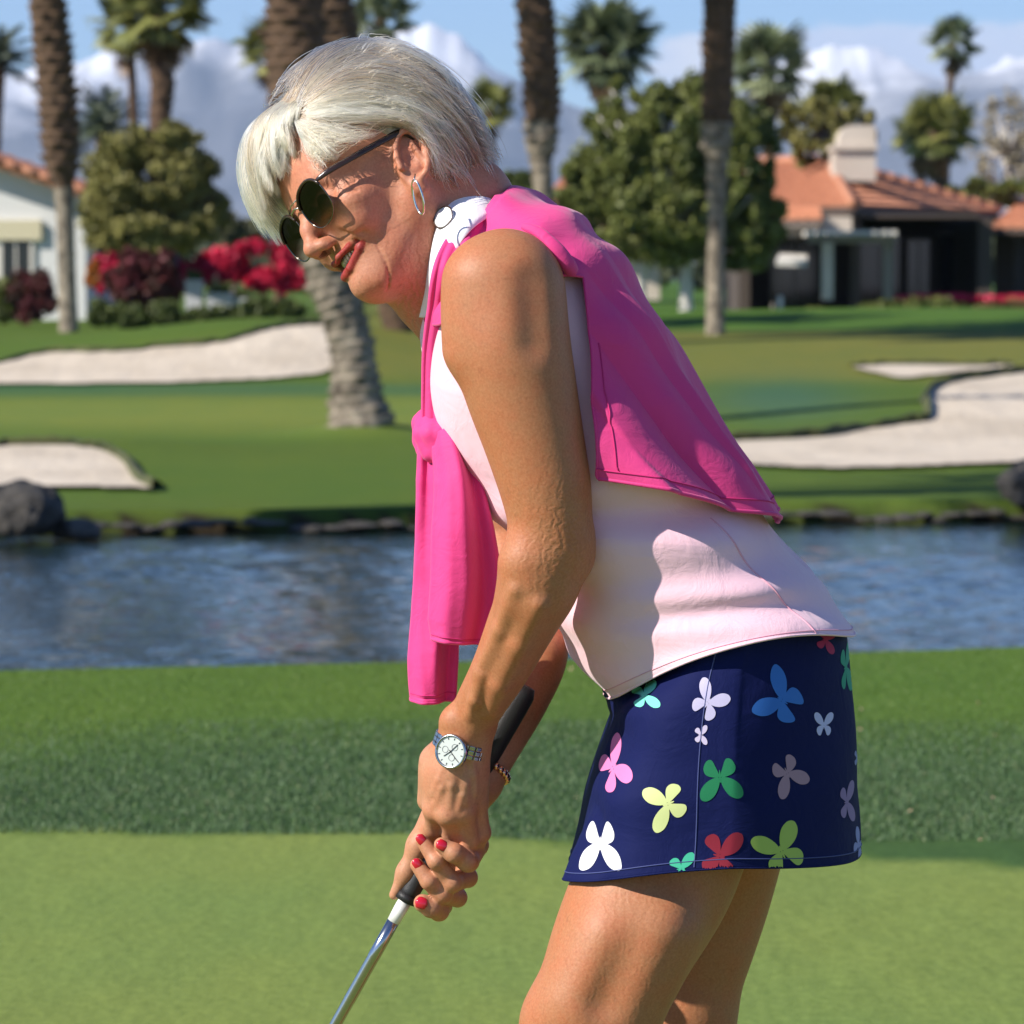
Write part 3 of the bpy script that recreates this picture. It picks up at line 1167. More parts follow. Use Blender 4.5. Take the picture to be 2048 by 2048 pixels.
BF = [
    (1290, 1392, 58, 80, (120, 235, 205), 1, 1, 0), (1416, 1405, 78, 35, (214, 206, 240), .9, 1, 0),
    (1562, 1400, 96, -60, (50, 120, 210), .85, 1, 1), (1646, 1450, 52, 0, (205, 205, 245), .75, 1.0, 0),
    (1650, 1280, 52, 100, (178, 24, 92), .8, 1, 0), (1690, 1335, 110, 80, (40, 160, 130), .22, 1, 0),
    (1228, 1536, 112, 60, (240, 130, 190), .55, 1, 0), (1335, 1608, 100, -110, (226, 236, 160), .85, .95, 0),
    (1440, 1555, 92, 175, (18, 132, 84), .95, 1, 0), (1574, 1547, 82, 150, (176, 140, 158), .85, 1, 0),
    (1202, 1690, 96, 180, (235, 235, 245), .95, .8, 1), (1363, 1738, 64, 85, (70, 200, 160), .9, 1, 0),
    (1440, 1712, 112, 100, (150, 22, 50), .75, 1, 0), (1562, 1702, 100, -25, (180, 205, 95), 1, 1, 0),
    (1692, 1604, 84, 85, (150, 125, 175), .38, 1, 0), (1716, 1690, 60, 30, (150, 155, 210), .4, 1, 0), (1401, 1470, 40, 90, (230, 215, 245), .7, 1, 0),
    (1712, 1516, 40, 90, (140, 150, 200), .3, 1, 0)]
for b in BF: butterfly(*b)
# ================================================================== HAIR
HM = bpy.data.materials.new('blonde hair')
HM.use_nodes = True
ht_ = HM.node_tree
for n in list(ht_.nodes): ht_.nodes.remove(n)
ho = ht_.nodes.new('ShaderNodeOutputMaterial')
hb = ht_.nodes.new('ShaderNodeBsdfHairPrincipled')
hb.parametrization = 'COLOR'
hb.inputs['Roughness'].default_value = 0.38
hb.inputs['Radial Roughness'].default_value = 0.55
hb.inputs['Coat'].default_value = 0.1
at1 = ht_.nodes.new('ShaderNodeAttribute'); at1.attribute_name = 'shade'
hr_ = ht_.nodes.new('ShaderNodeValToRGB')
e = hr_.color_ramp.elements
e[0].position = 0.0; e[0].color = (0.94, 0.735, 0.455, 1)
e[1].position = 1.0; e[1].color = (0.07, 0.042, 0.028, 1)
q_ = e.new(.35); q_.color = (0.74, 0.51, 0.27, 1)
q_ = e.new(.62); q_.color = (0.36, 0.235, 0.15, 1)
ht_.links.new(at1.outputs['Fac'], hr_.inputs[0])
ht_.links.new(hr_.outputs[0], hb.inputs['Color'])
ht_.links.new(hb.outputs[0], ho.inputs['Surface'])

SHELL = [(d_ell(np.array((-92, 0, 36)), np.array((118, 99, 114))), 0.), (d_ell(np.array((-126, 0, 14)), np.array((84, 82, 78))), 14.), (d_ell(np.array((-26, -8, 58)), np.array((52, 66, 54))), 20.)]


def shell_d(p):
    return sample_sdf(SHELL, np.atleast_2d(p).astype(np.float32))


def shell_grad(p, e_=1.0):
    p = np.atleast_2d(p)
    g = np.stack([shell_d(p + np.eye(3)[i] * e_) - shell_d(p - np.eye(3)[i] * e_) for i in range(3)], 1)
    return g / (np.linalg.norm(g, axis=1)[:, None] + 1e-9)


def to_shell(p, off=0.0, it=4):
    p = np.atleast_2d(p).astype(float)
    for _ in range(it):
        p = p - (shell_d(p) - off)[:, None] * shell_grad(p) * .9
    return p


def img_guide(z):
    """guide drawn over the near side of the hair, in the enlarged head crop"""
    out = []
    for x, y in z:
        u, v_ = 440 + .3106 * x, 40 + .3106 * y
        a = to_head(Q(u, v_, -.30)); b = to_head(Q(u, v_, .12))
        ts = np.linspace(0, 1, 90)
        pts = a + (b - a) * ts[:, None]
        d = shell_d(pts)
        k = np.argmax(d < 0) if (d < 0).any() else int(np.argmin(d))
        out.append(pts[k])
    out = catmull(to_shell(np.array(out)), 16)
    return out


G = [img_guide(z) for z in (
    [(470, 640), (520, 760), (610, 880), (700, 950)],
    [(480, 640), (580, 770), (700, 870), (800, 915), (880, 905)],
    [(490, 630), (640, 715), (820, 770), (1000, 755), (1120, 720)],
    [(495, 615), (700, 640), (950, 655), (1180, 690), (1310, 770), (1360, 880), (1390, 1010)],
    [(495, 600), (750, 560), (1000, 575), (1220, 640), (1370, 770), (1460, 930), (1540, 1070)],
    [(490, 580), (700, 480), (950, 445), (1180, 500), (1390, 620), (1540, 790), (1650, 1000), (1670, 1100)],
    [(480, 565), (650, 390), (850, 290), (1080, 290), (1310, 390), (1500, 540), (1640, 740), (1710, 950)],
    [(465, 545), (580, 330), (770, 180), (960, 120), (1160, 170), (1360, 290), (1530, 450), (1650, 640), (1720, 840)])]
mir = lambda g: g * np.array([1, -1, 1])
mid_ = catmull(np.array([(-30, 12, 104), (-70, 0, 148), (-120, 0, 148), (-170, 0, 118), (-205, 0, 70), (-215, 0, 20), (-200, 0, -25)]), 16)
BACKFAN = G + [to_shell(mid_)] + [mir(g) for g in G[::-1][:-1]]
H3 = lambda *a: catmull(np.array(a, float), 16)
FRONT = [
    H3((-52, 50, 92), (-28, 51, 86), (-15, 46, 72), (-9, 40, 58), (-6, 32, 50)),
    H3((-52, 40, 99), (-20, 43, 92), (-6, 38, 76), (-2, 32, 60), (0, 24, 48)),
    H3((-52, 30, 104), (-14, 34, 92), (-2, 32, 72), (2, 26, 56), (5, 16, 44)),
    H3((-54, 24, 108), (-10, 26, 98), (8, 20, 76), (15, 12, 54), (16, 4, 38)),
    H3((-56, 18, 112), (-8, 14, 104), (15, 4, 84), (25, -6, 56), (25, -14, 28)),
    H3((-58, 14, 114), (-8, 2, 107), (17, -14, 88), (30, -24, 56), (29, -32, 22)),
    H3((-60, 8, 115), (-10, -10, 110), (14, -32, 92), (26, -46, 58), (24, -52, 22)),
    H3((-62, 2, 115), (-16, -26, 108), (4, -54, 88), (8, -66, 50), (2, -68, 8)),
    H3((-44, -2, 106), (-30, -44, 104), (-18, -72, 78), (-16, -80, 40), (-22, -80, 0)),
    H3((-50, -6, 106), (-50, -52, 102), (-46, -84, 70), (-46, -90, 30), (-52, -86, -8))]
NECK = [img_guide(z) for z in (
    [(1250, 740), (1320, 800), (1350, 900), (1370, 1010), (1420, 1080)],
    [(1330, 740), (1400, 850), (1440, 960), (1500, 1060), (1560, 1110)],
    [(1420, 700), (1500, 830), (1560, 960), (1600, 1060), (1620, 1150)],
    [(1520, 660), (1610, 800), (1660, 930), (1680, 1060), (1660, 1150)],
    [(1600, 640), (1690, 800), (1730, 940), (1725, 1060), (1690, 1150)])]
NECK += [mir(g) for g in NECK[::-1]]


def strands(fan, n, t0max, layer, wild, darker, seed, lenlo=.55, clumps=160, steps=14, keepshell=True):
    r = np.random.default_rng(seed)
    K = len(fan) - 1
    fanA = np.array(fan)
    cw = r.random(clumps) * K                       # clump positions over the fan
    ct0 = r.random(clumps)
    cj = r.normal(0, 1, (clumps, 6))
    cs = r.random(clumps)
    out, sh = [], []
    for q in range(n):
        c = r.integers(clumps)
        w = np.clip(cw[c] + r.normal(0, .05) * K / 6, 0, K - 1e-6)
        wroot = np.clip(cw[c] + r.normal(0, .22) * K / 8, 0, K - 1e-6)
        a = ct0[c] * t0max + r.random() * .06
        b = min(1.0, a + lenlo + r.random() * (1 - lenlo) * 1.0)
        b = max(b, a + .25) if b < 1 else 1.0
        t = np.linspace(a, b, steps)
        ww = wroot + (w - wroot) * np.linspace(0, 1, steps) ** .6
        i = np.minimum(ww.astype(int), K - 1); f = ww - i
        tt_ = t * (fanA.shape[1] - 1); k = np.minimum(tt_.astype(int), fanA.shape[1] - 2); g = tt_ - k
        p = ((fanA[i, k] * (1 - g)[:, None] + fanA[i, k + 1] * g[:, None]) * (1 - f)[:, None] +
             (fanA[i + 1, k] * (1 - g)[:, None] + fanA[i + 1, k + 1] * g[:, None]) * f[:, None])
        s_ = np.linspace(0, 1, steps)
        ph = cj[c, :3] * 3
        amp = wild * (.3 + s_)
        for ax in range(3):
            p[:, ax] += amp * (np.sin(s_ * 5 + ph[ax] + cj[c, 3] * 2) * .8 + cj[c, 3 + ax % 3] * s_ * 1.2) + r.normal(0, .5) * s_ * wild
        dep = -r.random() * layer - 1.0
        if keepshell:
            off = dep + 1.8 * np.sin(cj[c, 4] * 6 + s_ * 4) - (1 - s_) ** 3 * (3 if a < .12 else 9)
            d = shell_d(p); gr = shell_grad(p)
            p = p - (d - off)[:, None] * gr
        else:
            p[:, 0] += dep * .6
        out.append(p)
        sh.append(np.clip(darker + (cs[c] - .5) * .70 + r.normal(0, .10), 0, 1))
    return out, sh


hair_p, hair_s = [], []
for fan, n, t0, lay, wild, dk, seed, ln, cl_, ks in (
        (BACKFAN, 15000, .55, 9, 2.3, .26, 1, .36, 520, True),
        (BACKFAN, 3200, .75, 3, 5.0, .16, 2, .25, 400, True),
        (FRONT, 6500, .12, 6, 3.4, .18, 3, .70, 160, False),
        (NECK, 3800, .35, 8, 3.6, .72, 4, .5, 110, True)):
    p, s_ = strands(fan, n, t0, lay, wild, dk, seed, ln, cl_, keepshell=ks)
    hair_p += p; hair_s += s_
hp = np.array(hair_p)                                # (n, steps, 3) head mm
hair_s = np.array(hair_s)
q_ = (hp - np.array([-84, 0, -14])) * np.array([1, 0, 1]) / np.array([17, 1, 30])
in_ear = ((np.linalg.norm(q_, axis=2) < 1) & (np.abs(hp[:, :, 1]) > 66)).any(1)
low_ = ((hp[:, :, 2] < 13 + 0 * hp[:, :, 0]) & (hp[:, :, 0] > -88) & (hp[:, :, 0] < -8) & (np.abs(hp[:, :, 1]) > 50)).any(1)
in_ear |= low_
hp = hp[~in_ear]; hair_s = hair_s[~in_ear]
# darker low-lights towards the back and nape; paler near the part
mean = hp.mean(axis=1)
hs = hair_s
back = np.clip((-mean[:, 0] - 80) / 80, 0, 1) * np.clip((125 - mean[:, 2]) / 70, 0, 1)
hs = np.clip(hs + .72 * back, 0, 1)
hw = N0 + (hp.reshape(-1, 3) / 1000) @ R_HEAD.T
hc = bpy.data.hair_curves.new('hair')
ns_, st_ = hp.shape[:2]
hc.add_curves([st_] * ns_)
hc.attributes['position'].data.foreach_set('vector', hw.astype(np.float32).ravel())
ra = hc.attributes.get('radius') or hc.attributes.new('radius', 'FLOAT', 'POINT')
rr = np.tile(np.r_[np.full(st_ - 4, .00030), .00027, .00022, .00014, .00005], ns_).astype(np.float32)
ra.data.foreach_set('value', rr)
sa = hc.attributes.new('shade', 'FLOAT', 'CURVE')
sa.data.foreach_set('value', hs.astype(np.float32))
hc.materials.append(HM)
hair = bpy.data.objects.new('hair', hc)
COL.objects.link(hair)
hair.parent = person
hair.matrix_parent_inverse = Matrix.Translation(person.location).inverted()

# a cap of short under-hair so that no scalp shows between the strands
CF = Field((-.235, -.115, -.11), (.02, .115, .165), .003)
CF.add(mmell((-92, 0, 34), (101, 82, 97)))
CF.add(mmell((-128, 0, 4), (78, 74, 74)), .014)
CF.cut(np.array((-24, 0, 62)) / 1000, (.86, .0, -.42))
CF.cut(np.array((-78, 0, -22)) / 1000, (.70, 0, -.65))
for s in (1, -1): CF.sub(mmell((-42, s * 78, -4), (44, 34, 40)), .006)
CF.sub(mmell((-98, 90, -22), (24, 34, 30)), .006)
CF.sub(mmell((-98, -90, -22), (24, 34, 30)), .006)
cv, cf = CF.mesh()
UH = M('under hair', (0.30, 0.22, 0.15, 1), .8)
uv_ = UH.coord('Object', (1, 1, 1))
UH.base(UH.ramp(UH.noise(60, 4, .7, UH.coord('Object', (1, 3, 1))), [(.3, (.12, .08, .055, 1)), (.7, (.5, .40, .28, 1))]))
mobj('hair_underlayer', N0 + cv @ R_HEAD.T, cf, UH, person)

# eyebrow
BR = M('eyebrow hair', (.30, .18, .10, 1), .7)

# ================================================================== SUNGLASSES
gold = M('pale metal', (.62, .56, .50, 1), .22, Metallic=1.0)
steel = M('polished steel', (.42, .42, .43, 1), .24, Metallic=1.0)
gunm = M('gunmetal', (.20, .17, .15, 1), .22, Metallic=1.0)
brown = M('dark brown acetate', (.030, .016, .012, 1), .22)
lens = M('graduated dark lens', (0.004, 0.004, 0.005, 1), 0.04)
nt = lens.t
tr = lens.n('ShaderNodeBsdfTransparent'); gl = lens.n('ShaderNodeBsdfGlossy'); gl.inputs['Roughness'].default_value = .03
tcol = lens.ramp(lens.attr('tint', 'Fac'), [(0.0, (.60, .62, .57, 1)), (.14, (.34, .35, .33, 1)), (.36, (.03, .03, .032, 1)), (.6, (.004, .004, .005, 1))])
lens.l(tcol, tr.inputs['Color'])
fr_ = lens.n('ShaderNodeFresnel'); fr_.inputs['IOR'].default_value = 1.28
ms = lens.n('ShaderNodeMixShader')
ms.inputs[0].default_value = .045; lens.l(tr.outputs[0], ms.inputs[1]); lens.l(gl.outputs[0], ms.inputs[2])
lens.l(ms.outputs[0], lens.out.inputs['Surface'])
glasses = empty('sunglasses', tuple(HL(0, 0, 0)))
glasses.parent = person
glasses.matrix_parent_inverse = Matrix.Translation(person.location).inverted()
bpy.context.view_layer.update()


def gchild(o):
    o.parent = glasses
    o.matrix_parent_inverse = glasses.matrix_world.inverted()
    return o


def lens_out(s, t):
    """aviator outline, t angle; returns (l, h) about the lens centre"""
    ct, st = math.cos(t), math.sin(t)
    w = 27.5 * math.copysign(abs(ct) ** .86, ct)
    h = (20.5 if st > 0 else 24.0) * math.copysign(abs(st) ** .86, st)
    return s * (w + 2.5 * (st < 0) * -st * (1 if ct > 0 else -1) * .6), h


for s in (1, -1):
    c = np.array([8, s * 38, -9])
    n = 40

    def lp(k, t):
        l, h = lens_out(s, t)
        l *= k; h *= k
        return c + np.array([-0.0012 * ((l + s * 20) ** 2 - 400) - .003 * h * h - .03 * s * l + .12 * h, l, h])
    V = [HL(lp(0, 0))]
    hts = [0.0]
    for k in (.25, .5, .75, 1.0):
        for j in range(n):
            p = lp(k, 2 * math.pi * j / n); V.append(HL(p)); hts.append(k * math.sin(2 * math.pi * j / n))
    Fq = [(0, 1 + j, 1 + (j + 1) % n) for j in range(n)]
    for k in range(3):
        for j in range(n):
            a_, b_ = 1 + k * n + j, 1 + k * n + (j + 1) % n
            Fq.append((a_, a_ + n, b_ + n, b_))
    tt_ = np.ones((len(V), 4)); tt_[:, :3] = np.clip(.5 + .62 * np.array(hts), 0, 1)[:, None]
    gchild(mobj('lens', V, Fq, lens, None, attrs={'tint': tt_}))
    ring = [HL(lp(1.0, t)) for t in np.linspace(0, 2 * math.pi, 61)]
    gchild(tube('rim', ring, .0008, gunm, None, 8, False))
    upper = [HL(lp(1.02, t) + np.array([.6, 0, .3])) for t in np.linspace(math.radians(15 if s > 0 else 165), math.radians(165 if s > 0 else 15), 24)]
    gchild(tube('brow_bar', upper, .0017, brown, None, 8))
    gchild(tube('nose_pad', [HL(5, s * 9, -14), HL(-1, s * 9, -19), HL(-3, s * 10, -24)], .0012, gold, None, 8))
    hinge = lp(1.0, math.radians(28))
    tp = [hinge + np.array([0, 0, 1]), hinge + np.array([-6, s * 5, 1.5]), np.array([-12, s * 74, 4]), np.array([-45, s * 80, 6]), np.array([-72, s * 83, 8]), np.array([-92, s * 82, 9]), np.array([-106, s * 76, -4]), np.array([-114, s * 73, -22])]
    pts = catmull(tp, 40)
    gchild(tube('temple_arm', [HL(p) for p in pts], np.interp(np.linspace(0, 1, 40), [0, .1, .25, .7, 1], [.0014, .0025, .0032, .0034, .0026]), brown, None, 10, True, R_HEAD[:, 2], .45))
gchild(tube('bridge', [HL(10, 13, 0), HL(13, 5, 4), HL(13, -5, 4), HL(10, -13, 0)], .0010, gold, None, 8))
gchild(tube('bridge', [HL(9, 17, 9), HL(12, 0, 10), HL(9, -17, 9)], .0008, gold, None, 8))

# ================================================================== EARRING
lobe = Q(838, 362, -.125)
er_c = Q(836, 394, -.135)
ring = []
for t in np.linspace(0, 2 * math.pi, 40):
    ring.append(er_c + np.array([.6, -.8, 0]) * .0075 * math.cos(t) + np.array([.012, 0, .020]) * 0 + np.array([-.22, .0, 1.0]) * .0165 * math.sin(t))
tube('earring_hook', [ring[10], ring[10] + np.array([.001, .012, .006])], .0008, gold, person, 6)
tube('hoop_earring', ring, .0011, M('silver gilt', (.86, .80, .72, 1), .18, Metallic=1.0), person, 8, False)

# ================================================================== COLLAR
inner = [(985, 372, .035), (945, 380, -.02), (905, 398, -.052), (876, 438, -.064), (861, 500, -.062), (848, 570, -.050), (836, 634, -.034)]
outer = [(1034, 406, .04), (994, 424, -.06), (944, 458, -.104), (914, 500, -.110), (896, 550, -.096), (890, 600, -.078), (884, 628, -.056)]
I3 = catmull([Q(*p) for p in inner], 40); O3 = catmull([Q(*p) for p in outer], 40)
I3f = catmull([Q(*p) for p in [(985, 372, .035), (960, 392, .075), (905, 450, .085), (872, 540, .070), (856, 640, .045), (846, 722, .012)]], 40)
O3f = catmull([Q(*p) for p in [(1022, 398, .04), (985, 420, .11), (930, 480, .12), (900, 570, .10), (885, 680, .06), (872, 760, .016)]], 40)


def ribbon(name, Ia, Oa, mat, parent, m=9, bulge=.006, th=.0018, edge=True):
    V = []
    n = len(Ia)
    for i in range(n):
        T = Ia[min(i + 1, n - 1)] - Ia[max(i - 1, 0)]
        W = Oa[i] - Ia[i]
        N_ = np.cross(T, W); N_ /= np.linalg.norm(N_) + 1e-9
        if N_[1] > 0: N_ = -N_
        for j in range(m):
            t = j / (m - 1)
            V.append(Ia[i] + W * t + N_ * bulge * math.sin(math.pi * t))
    o = mobj(name, V, grid_faces(n, m), mat, parent)
    solid(o, th, 0)
    return o


col_near = ribbon('collar', I3, O3, WHITE, shirt)
ribbon('collar', I3f, O3f, WHITE, shirt, bulge=.003)
# inner neckband and placket
ribbon('placket', catmull([Q(838, 628, -.03), Q(842, 680, -.012), Q(852, 740, -.008), Q(868, 800, -.01), Q(885, 880, -.02)], 30),
       catmull([Q(872, 628, -.05), Q(872, 700, -.045), Q(880, 760, -.04), Q(892, 820, -.04), Q(905, 890, -.04)], 30), SHIRT, shirt, bulge=.004)
ribbon('placket', catmull([Q(838, 620, .0), Q(846, 690, .012), Q(856, 745, .01)], 20), catmull([Q(870, 620, .03), Q(870, 700, .03), Q(872, 745, .02)], 20), SHIRT, shirt, bulge=.002)
disc = []
pc = Q(889, 434, -.0985)
cb_ = BVHTree.FromPolygons([tuple(v_.co) for v_ in col_near.data.vertices], [tuple(p.vertices) for p in col_near.data.polygons])
dd_ = Q(889, 436) - CAMP; dd_ /= np.linalg.norm(dd_)
hh_ = cb_.ray_cast(Vector(CAMP), Vector(dd_))
dn = np.array([-.55, -.80, .25])
if hh_[0] is not None:
    dn = dn + .5 * np.array(hh_[1]) * (-1 if np.dot(np.array(hh_[1]), dd_) > 0 else 1)
    pc = np.array(hh_[0]) - dd_ * .0045
dn /= np.linalg.norm(dn)
d1 = np.cross(dn, [0, 0, 1]); d1 /= np.linalg.norm(d1); d2 = np.cross(dn, d1)
mbd = MB()
n = 28
for k, (r_, z_) in enumerate(((.0001, .0026), (.0100, .0026), (.0108, .0018), (.0108, -.001))):
    for j in range(n):
        t = 2 * math.pi * j / n
        mbd.v.append(tuple(pc + (d1 * math.cos(t) + d2 * math.sin(t)) * r_ + dn * z_))
mbd.f = [tuple(x) for x in grid_faces(4, n, False, True)]
mbd.build('button', M('white enamel', (.86, .84, .84, 1), .25), shirt, True)
tube('button_rim', [pc + (d1 * math.cos(t) + d2 * math.sin(t)) * .0114 + dn * .0022 for t in np.linspace(0, 2 * math.pi, 40)], .0007, gunm, shirt, 8, False)

# ================================================================== PULLOVER ROUND THE SHOULDERS
def a_edge(s):
    return np.interp(s, [0, .5, 1.0, 1.6, 2.0, 2.6, 3.2, 4.0, 4.6, 5.6], [4, 18, 60, 108, 126, 114, 101, 90, 88, 88])


def fold(a, s):
    x = a * 1.0
    g = .75 * (1 - abs(math.sin(4.1 * x + .5 + .16 * s))) ** 1.3 + .35 * abs(math.sin(9.3 * x + 1.1 * s)) 
    return g


def shawl_fn(i, j):
    # j: 0 near edge .. 1 far edge (through the back); i: 0 neck .. 1 hem
    q = abs(j - .5) * 2
    send = 5.45 - 1.40 * q ** 1.3 + .12 * math.sin(9 * j)
    s = .02 + i * send
    ae = math.radians(a_edge(s))
    a = -(ae + (2 * math.pi - 2 * ae) * j)
    k = min(max((s - 1.4) / 3.2, 0), 1)
    off = .017 + .004 * math.sin(5 * a + s) * (1 - k)
    kb = .30 + .70 * min(1, abs(abs(a) - math.pi) / 1.1)
    off += -.010 * (1 - kb) * k + k * kb * (.032 * fold(a, s) + .006 * math.sin(7 * a + 1.7 * s))
    off += .005 * wave3(a * 2.5, s * 1.4, 4.4) + (1 - k) * .0035 * math.sin(s * 7 + a * 2.4)
    if i < .03: off -= .004
    return torso(s, a, off)


NI, NJ = 150, 220
V = [shawl_fn(i / (NI - 1), j / (NJ - 1)) for i in range(NI) for j in range(NJ)]
pull = mobj('pullover', V, grid_faces(NI, NJ), PINK, person)
solid(pull, .0022, 0)
Va = np.array(V).reshape(NI, NJ, 3)


def outw(i, j, o):
    p = Va[i, j]; c = torso(3, 0, -.3)
    a = Va[min(i + 1, NI - 1), j] - Va[max(i - 1, 0), j]; b = Va[i, min(j + 1, NJ - 1)] - Va[i, max(j - 1, 0)]
    n_ = np.cross(a, b); n_ /= np.linalg.norm(n_) + 1e-9
    if n_ @ (p - torso(min(.02 + i / NI * 5, 8), math.pi, -.12)) < 0: n_ = -n_
    return p + n_ * o


tube('hem', [Va[NI - 1, j] for j in range(NJ)], .0022, PINK, pull, 6)
tube('hem_stitching', [outw(NI - 6, j, .0016) for j in range(NJ)], .0007, SEAMP, pull, 5)
tube('edge_seam', [Va[i, 0] for i in range(NI)], .0018, PINK, pull, 6)
tube('edge_seam', [outw(i, 7, .0016) for i in range(96, NI - 6)], .0007, SEAMP, pull, 5)
# rolled edge over the back of the shoulder
rp = catmull([Q(1045, 452, -.165), Q(1078, 466, -.172), Q(1108, 496, -.178), Q(1132, 524, -.176), Q(1146, 546, -.168)], 30)
V = []
for i, (p, r_) in enumerate(zip(rp, np.interp(np.linspace(0, 1, 30), [0, .3, .8, 1], [.003, .006, .008, .006]))):
    T = rp[min(i + 1, 29)] - rp[max(i - 1, 0)]; T /= np.linalg.norm(T)
    u1 = np.cross(T, [0, 1, 0]); u1 /= np.linalg.norm(u1); u2 = np.cross(T, u1)
    for j in range(16):
        t = 2 * math.pi * j / 16
        rr_ = r_ * (1 + .10 * math.sin(3 * t + i * .12) + .05 * math.sin(i * .5))
        V.append(p + u1 * rr_ * math.cos(t) + u2 * rr_ * .75 * math.sin(t))
mobj('rolled_edge', V, grid_faces(30, 16, False, True), PINK, pull)


def sleeve(name, path, hw_, dp_, folds, seed, n=110, m=72, hem=True, open_end=True):
    """a limp flattened tube: path points, half widths (px across the view), half depths (m)"""
    C_ = catmull([Q(*p) for p in path], n)
    W_ = np.interp(np.linspace(0, 1, n), np.linspace(0, 1, len(hw_)), [px(h) for h in hw_])
    D_ = np.interp(np.linspace(0, 1, n), np.linspace(0, 1, len(dp_)), dp_)
    V = []
    for i in range(n):
        T = C_[min(i + 1, n - 1)] - C_[max(i - 1, 0)]; T /= np.linalg.norm(T)
        X = np.array([1., .12, 0]); X -= T * (X @ T); X /= np.linalg.norm(X)
        Y_ = np.cross(T, X)
        if Y_[1] > 0: Y_ = -Y_
        s_ = i / (n - 1)
        for j in range(m):
            t = 2 * math.pi * j / m
            x = math.cos(t); y = math.sin(t)
            g = sum(a_ * math.sin(k_ * x * 2.2 + p_ + w_ * s_) for a_, k_, p_, w_ in folds)
            yy = (math.copysign(abs(y) ** .75, y)) + g * (1 if y > 0 else .6) * (1 - abs(x) ** 6)
            xx = x * (1 + .05 * math.sin(6 * s_ + seed))
            hb_ = 1.0
            if hem and .955 < s_ < .965: hb_ = .90
            V.append(C_[i] + X * W_[i] * xx + Y_ * D_[i] * yy * hb_)
    o = mobj(name, V, grid_faces(n, m, False, True), PINK, pull)
    solid(o, .0020, 0)
    if hem:
        Va_ = np.array(V).reshape(n, m, 3)
        tube('cuff_seam', [Va_[int(n * .945), j % m] + np.array([0, -.0009 if math.sin(2 * math.pi * j / m) > 0 else .0009, 0]) for j in range(m + 1)], .0008, SEAMP, o, 5, False)
        tube('cuff', [Va_[n - 1, j % m] for j in range(m + 1)], .0020, PINK, o, 6, False)
    return o


sleeve('sleeve', [(975, 430, -.055), (912, 530, -.112), (890, 620, -.095), (878, 700, -.075), (876, 790, -.060), (876, 860, -.050)],
       (44, 38, 34, 33, 32, 30), (.010, .010, .010, .009, .010, .012), [(.35, 2, .5, 2), (.2, 5, 1, 1)], 1, hem=False)
sleeve('sleeve', [(872, 872, -.050), (876, 960, -.052), (872, 1080, -.040), (872, 1200, -.03), (866, 1320, -.025), (866, 1398, -.022)],
       (32, 42, 42, 48, 48, 42), (.014, .018, .016, .016, .018, .018), [(.45, 1.6, .4, 2.4), (.14, 3.4, 2, -1.6)], 2)
sleeve('sleeve', [(890, 868, -.070), (915, 960, -.085), (925, 1060, -.090), (932, 1160, -.088), (930, 1240, -.084), (926, 1282, -.083)],
       (28, 48, 60, 66, 70, 64), (.013, .018, .020, .020, .018, .016), [(.50, 1.7, 1.9, 1.5), (.15, 3.6, .2, 1.2)], 4)
# the knot
KF = Field(Q(815, 925, -.12), Q(925, 800, .01), .0016) if False else None
kv = []
lo_ = np.minimum(Q(815, 930, -.11), Q(930, 800, .0)) ; hi_ = np.maximum(Q(815, 930, -.11), Q(930, 800, .0))
KF = Field(lo_, hi_, .0014)
for pts, r_ in (([(850, 838, -.045), (846, 868, -.062), (862, 905, -.066)], 14), ([(862, 832, -.048), (862, 868, -.072), (880, 908, -.072)], 13), ([(876, 834, -.050), (880, 870, -.074), (896, 900, -.072)], 12), ([(888, 842, -.050), (900, 870, -.066), (900, 905, -.06)], 12),
                ([(848, 850, -.04), (850, 880, -.04), (870, 905, -.045)], 17), ([(845, 845, -.035), (870, 828, -.045), (892, 838, -.045)], 15), ([(850, 900, -.045), (875, 912, -.06), (898, 898, -.05)], 13)):
    KF.chain([Q(*p) for p in pts], [px(r_ * 1.42)] * len(pts), .0035)
KF.add(d_ell(Q(870, 870, -.048), (px(24), .013, px(30))), .004)
kv, kf = KF.mesh()
mobj('knot', kv, kf, PINK, pull)

# ================================================================== WATCH, BRACELET, RING
watch = empty('wristwatch', tuple(Q(922, 1490, -.065)))
watch.parent = person
watch.matrix_parent_inverse = Matrix.Translation(person.location).inverted()
bpy.context.view_layer.update()


def wchild(o):
    o.parent = watch
    o.matrix_parent_inverse = watch.matrix_world.inverted()
    return o


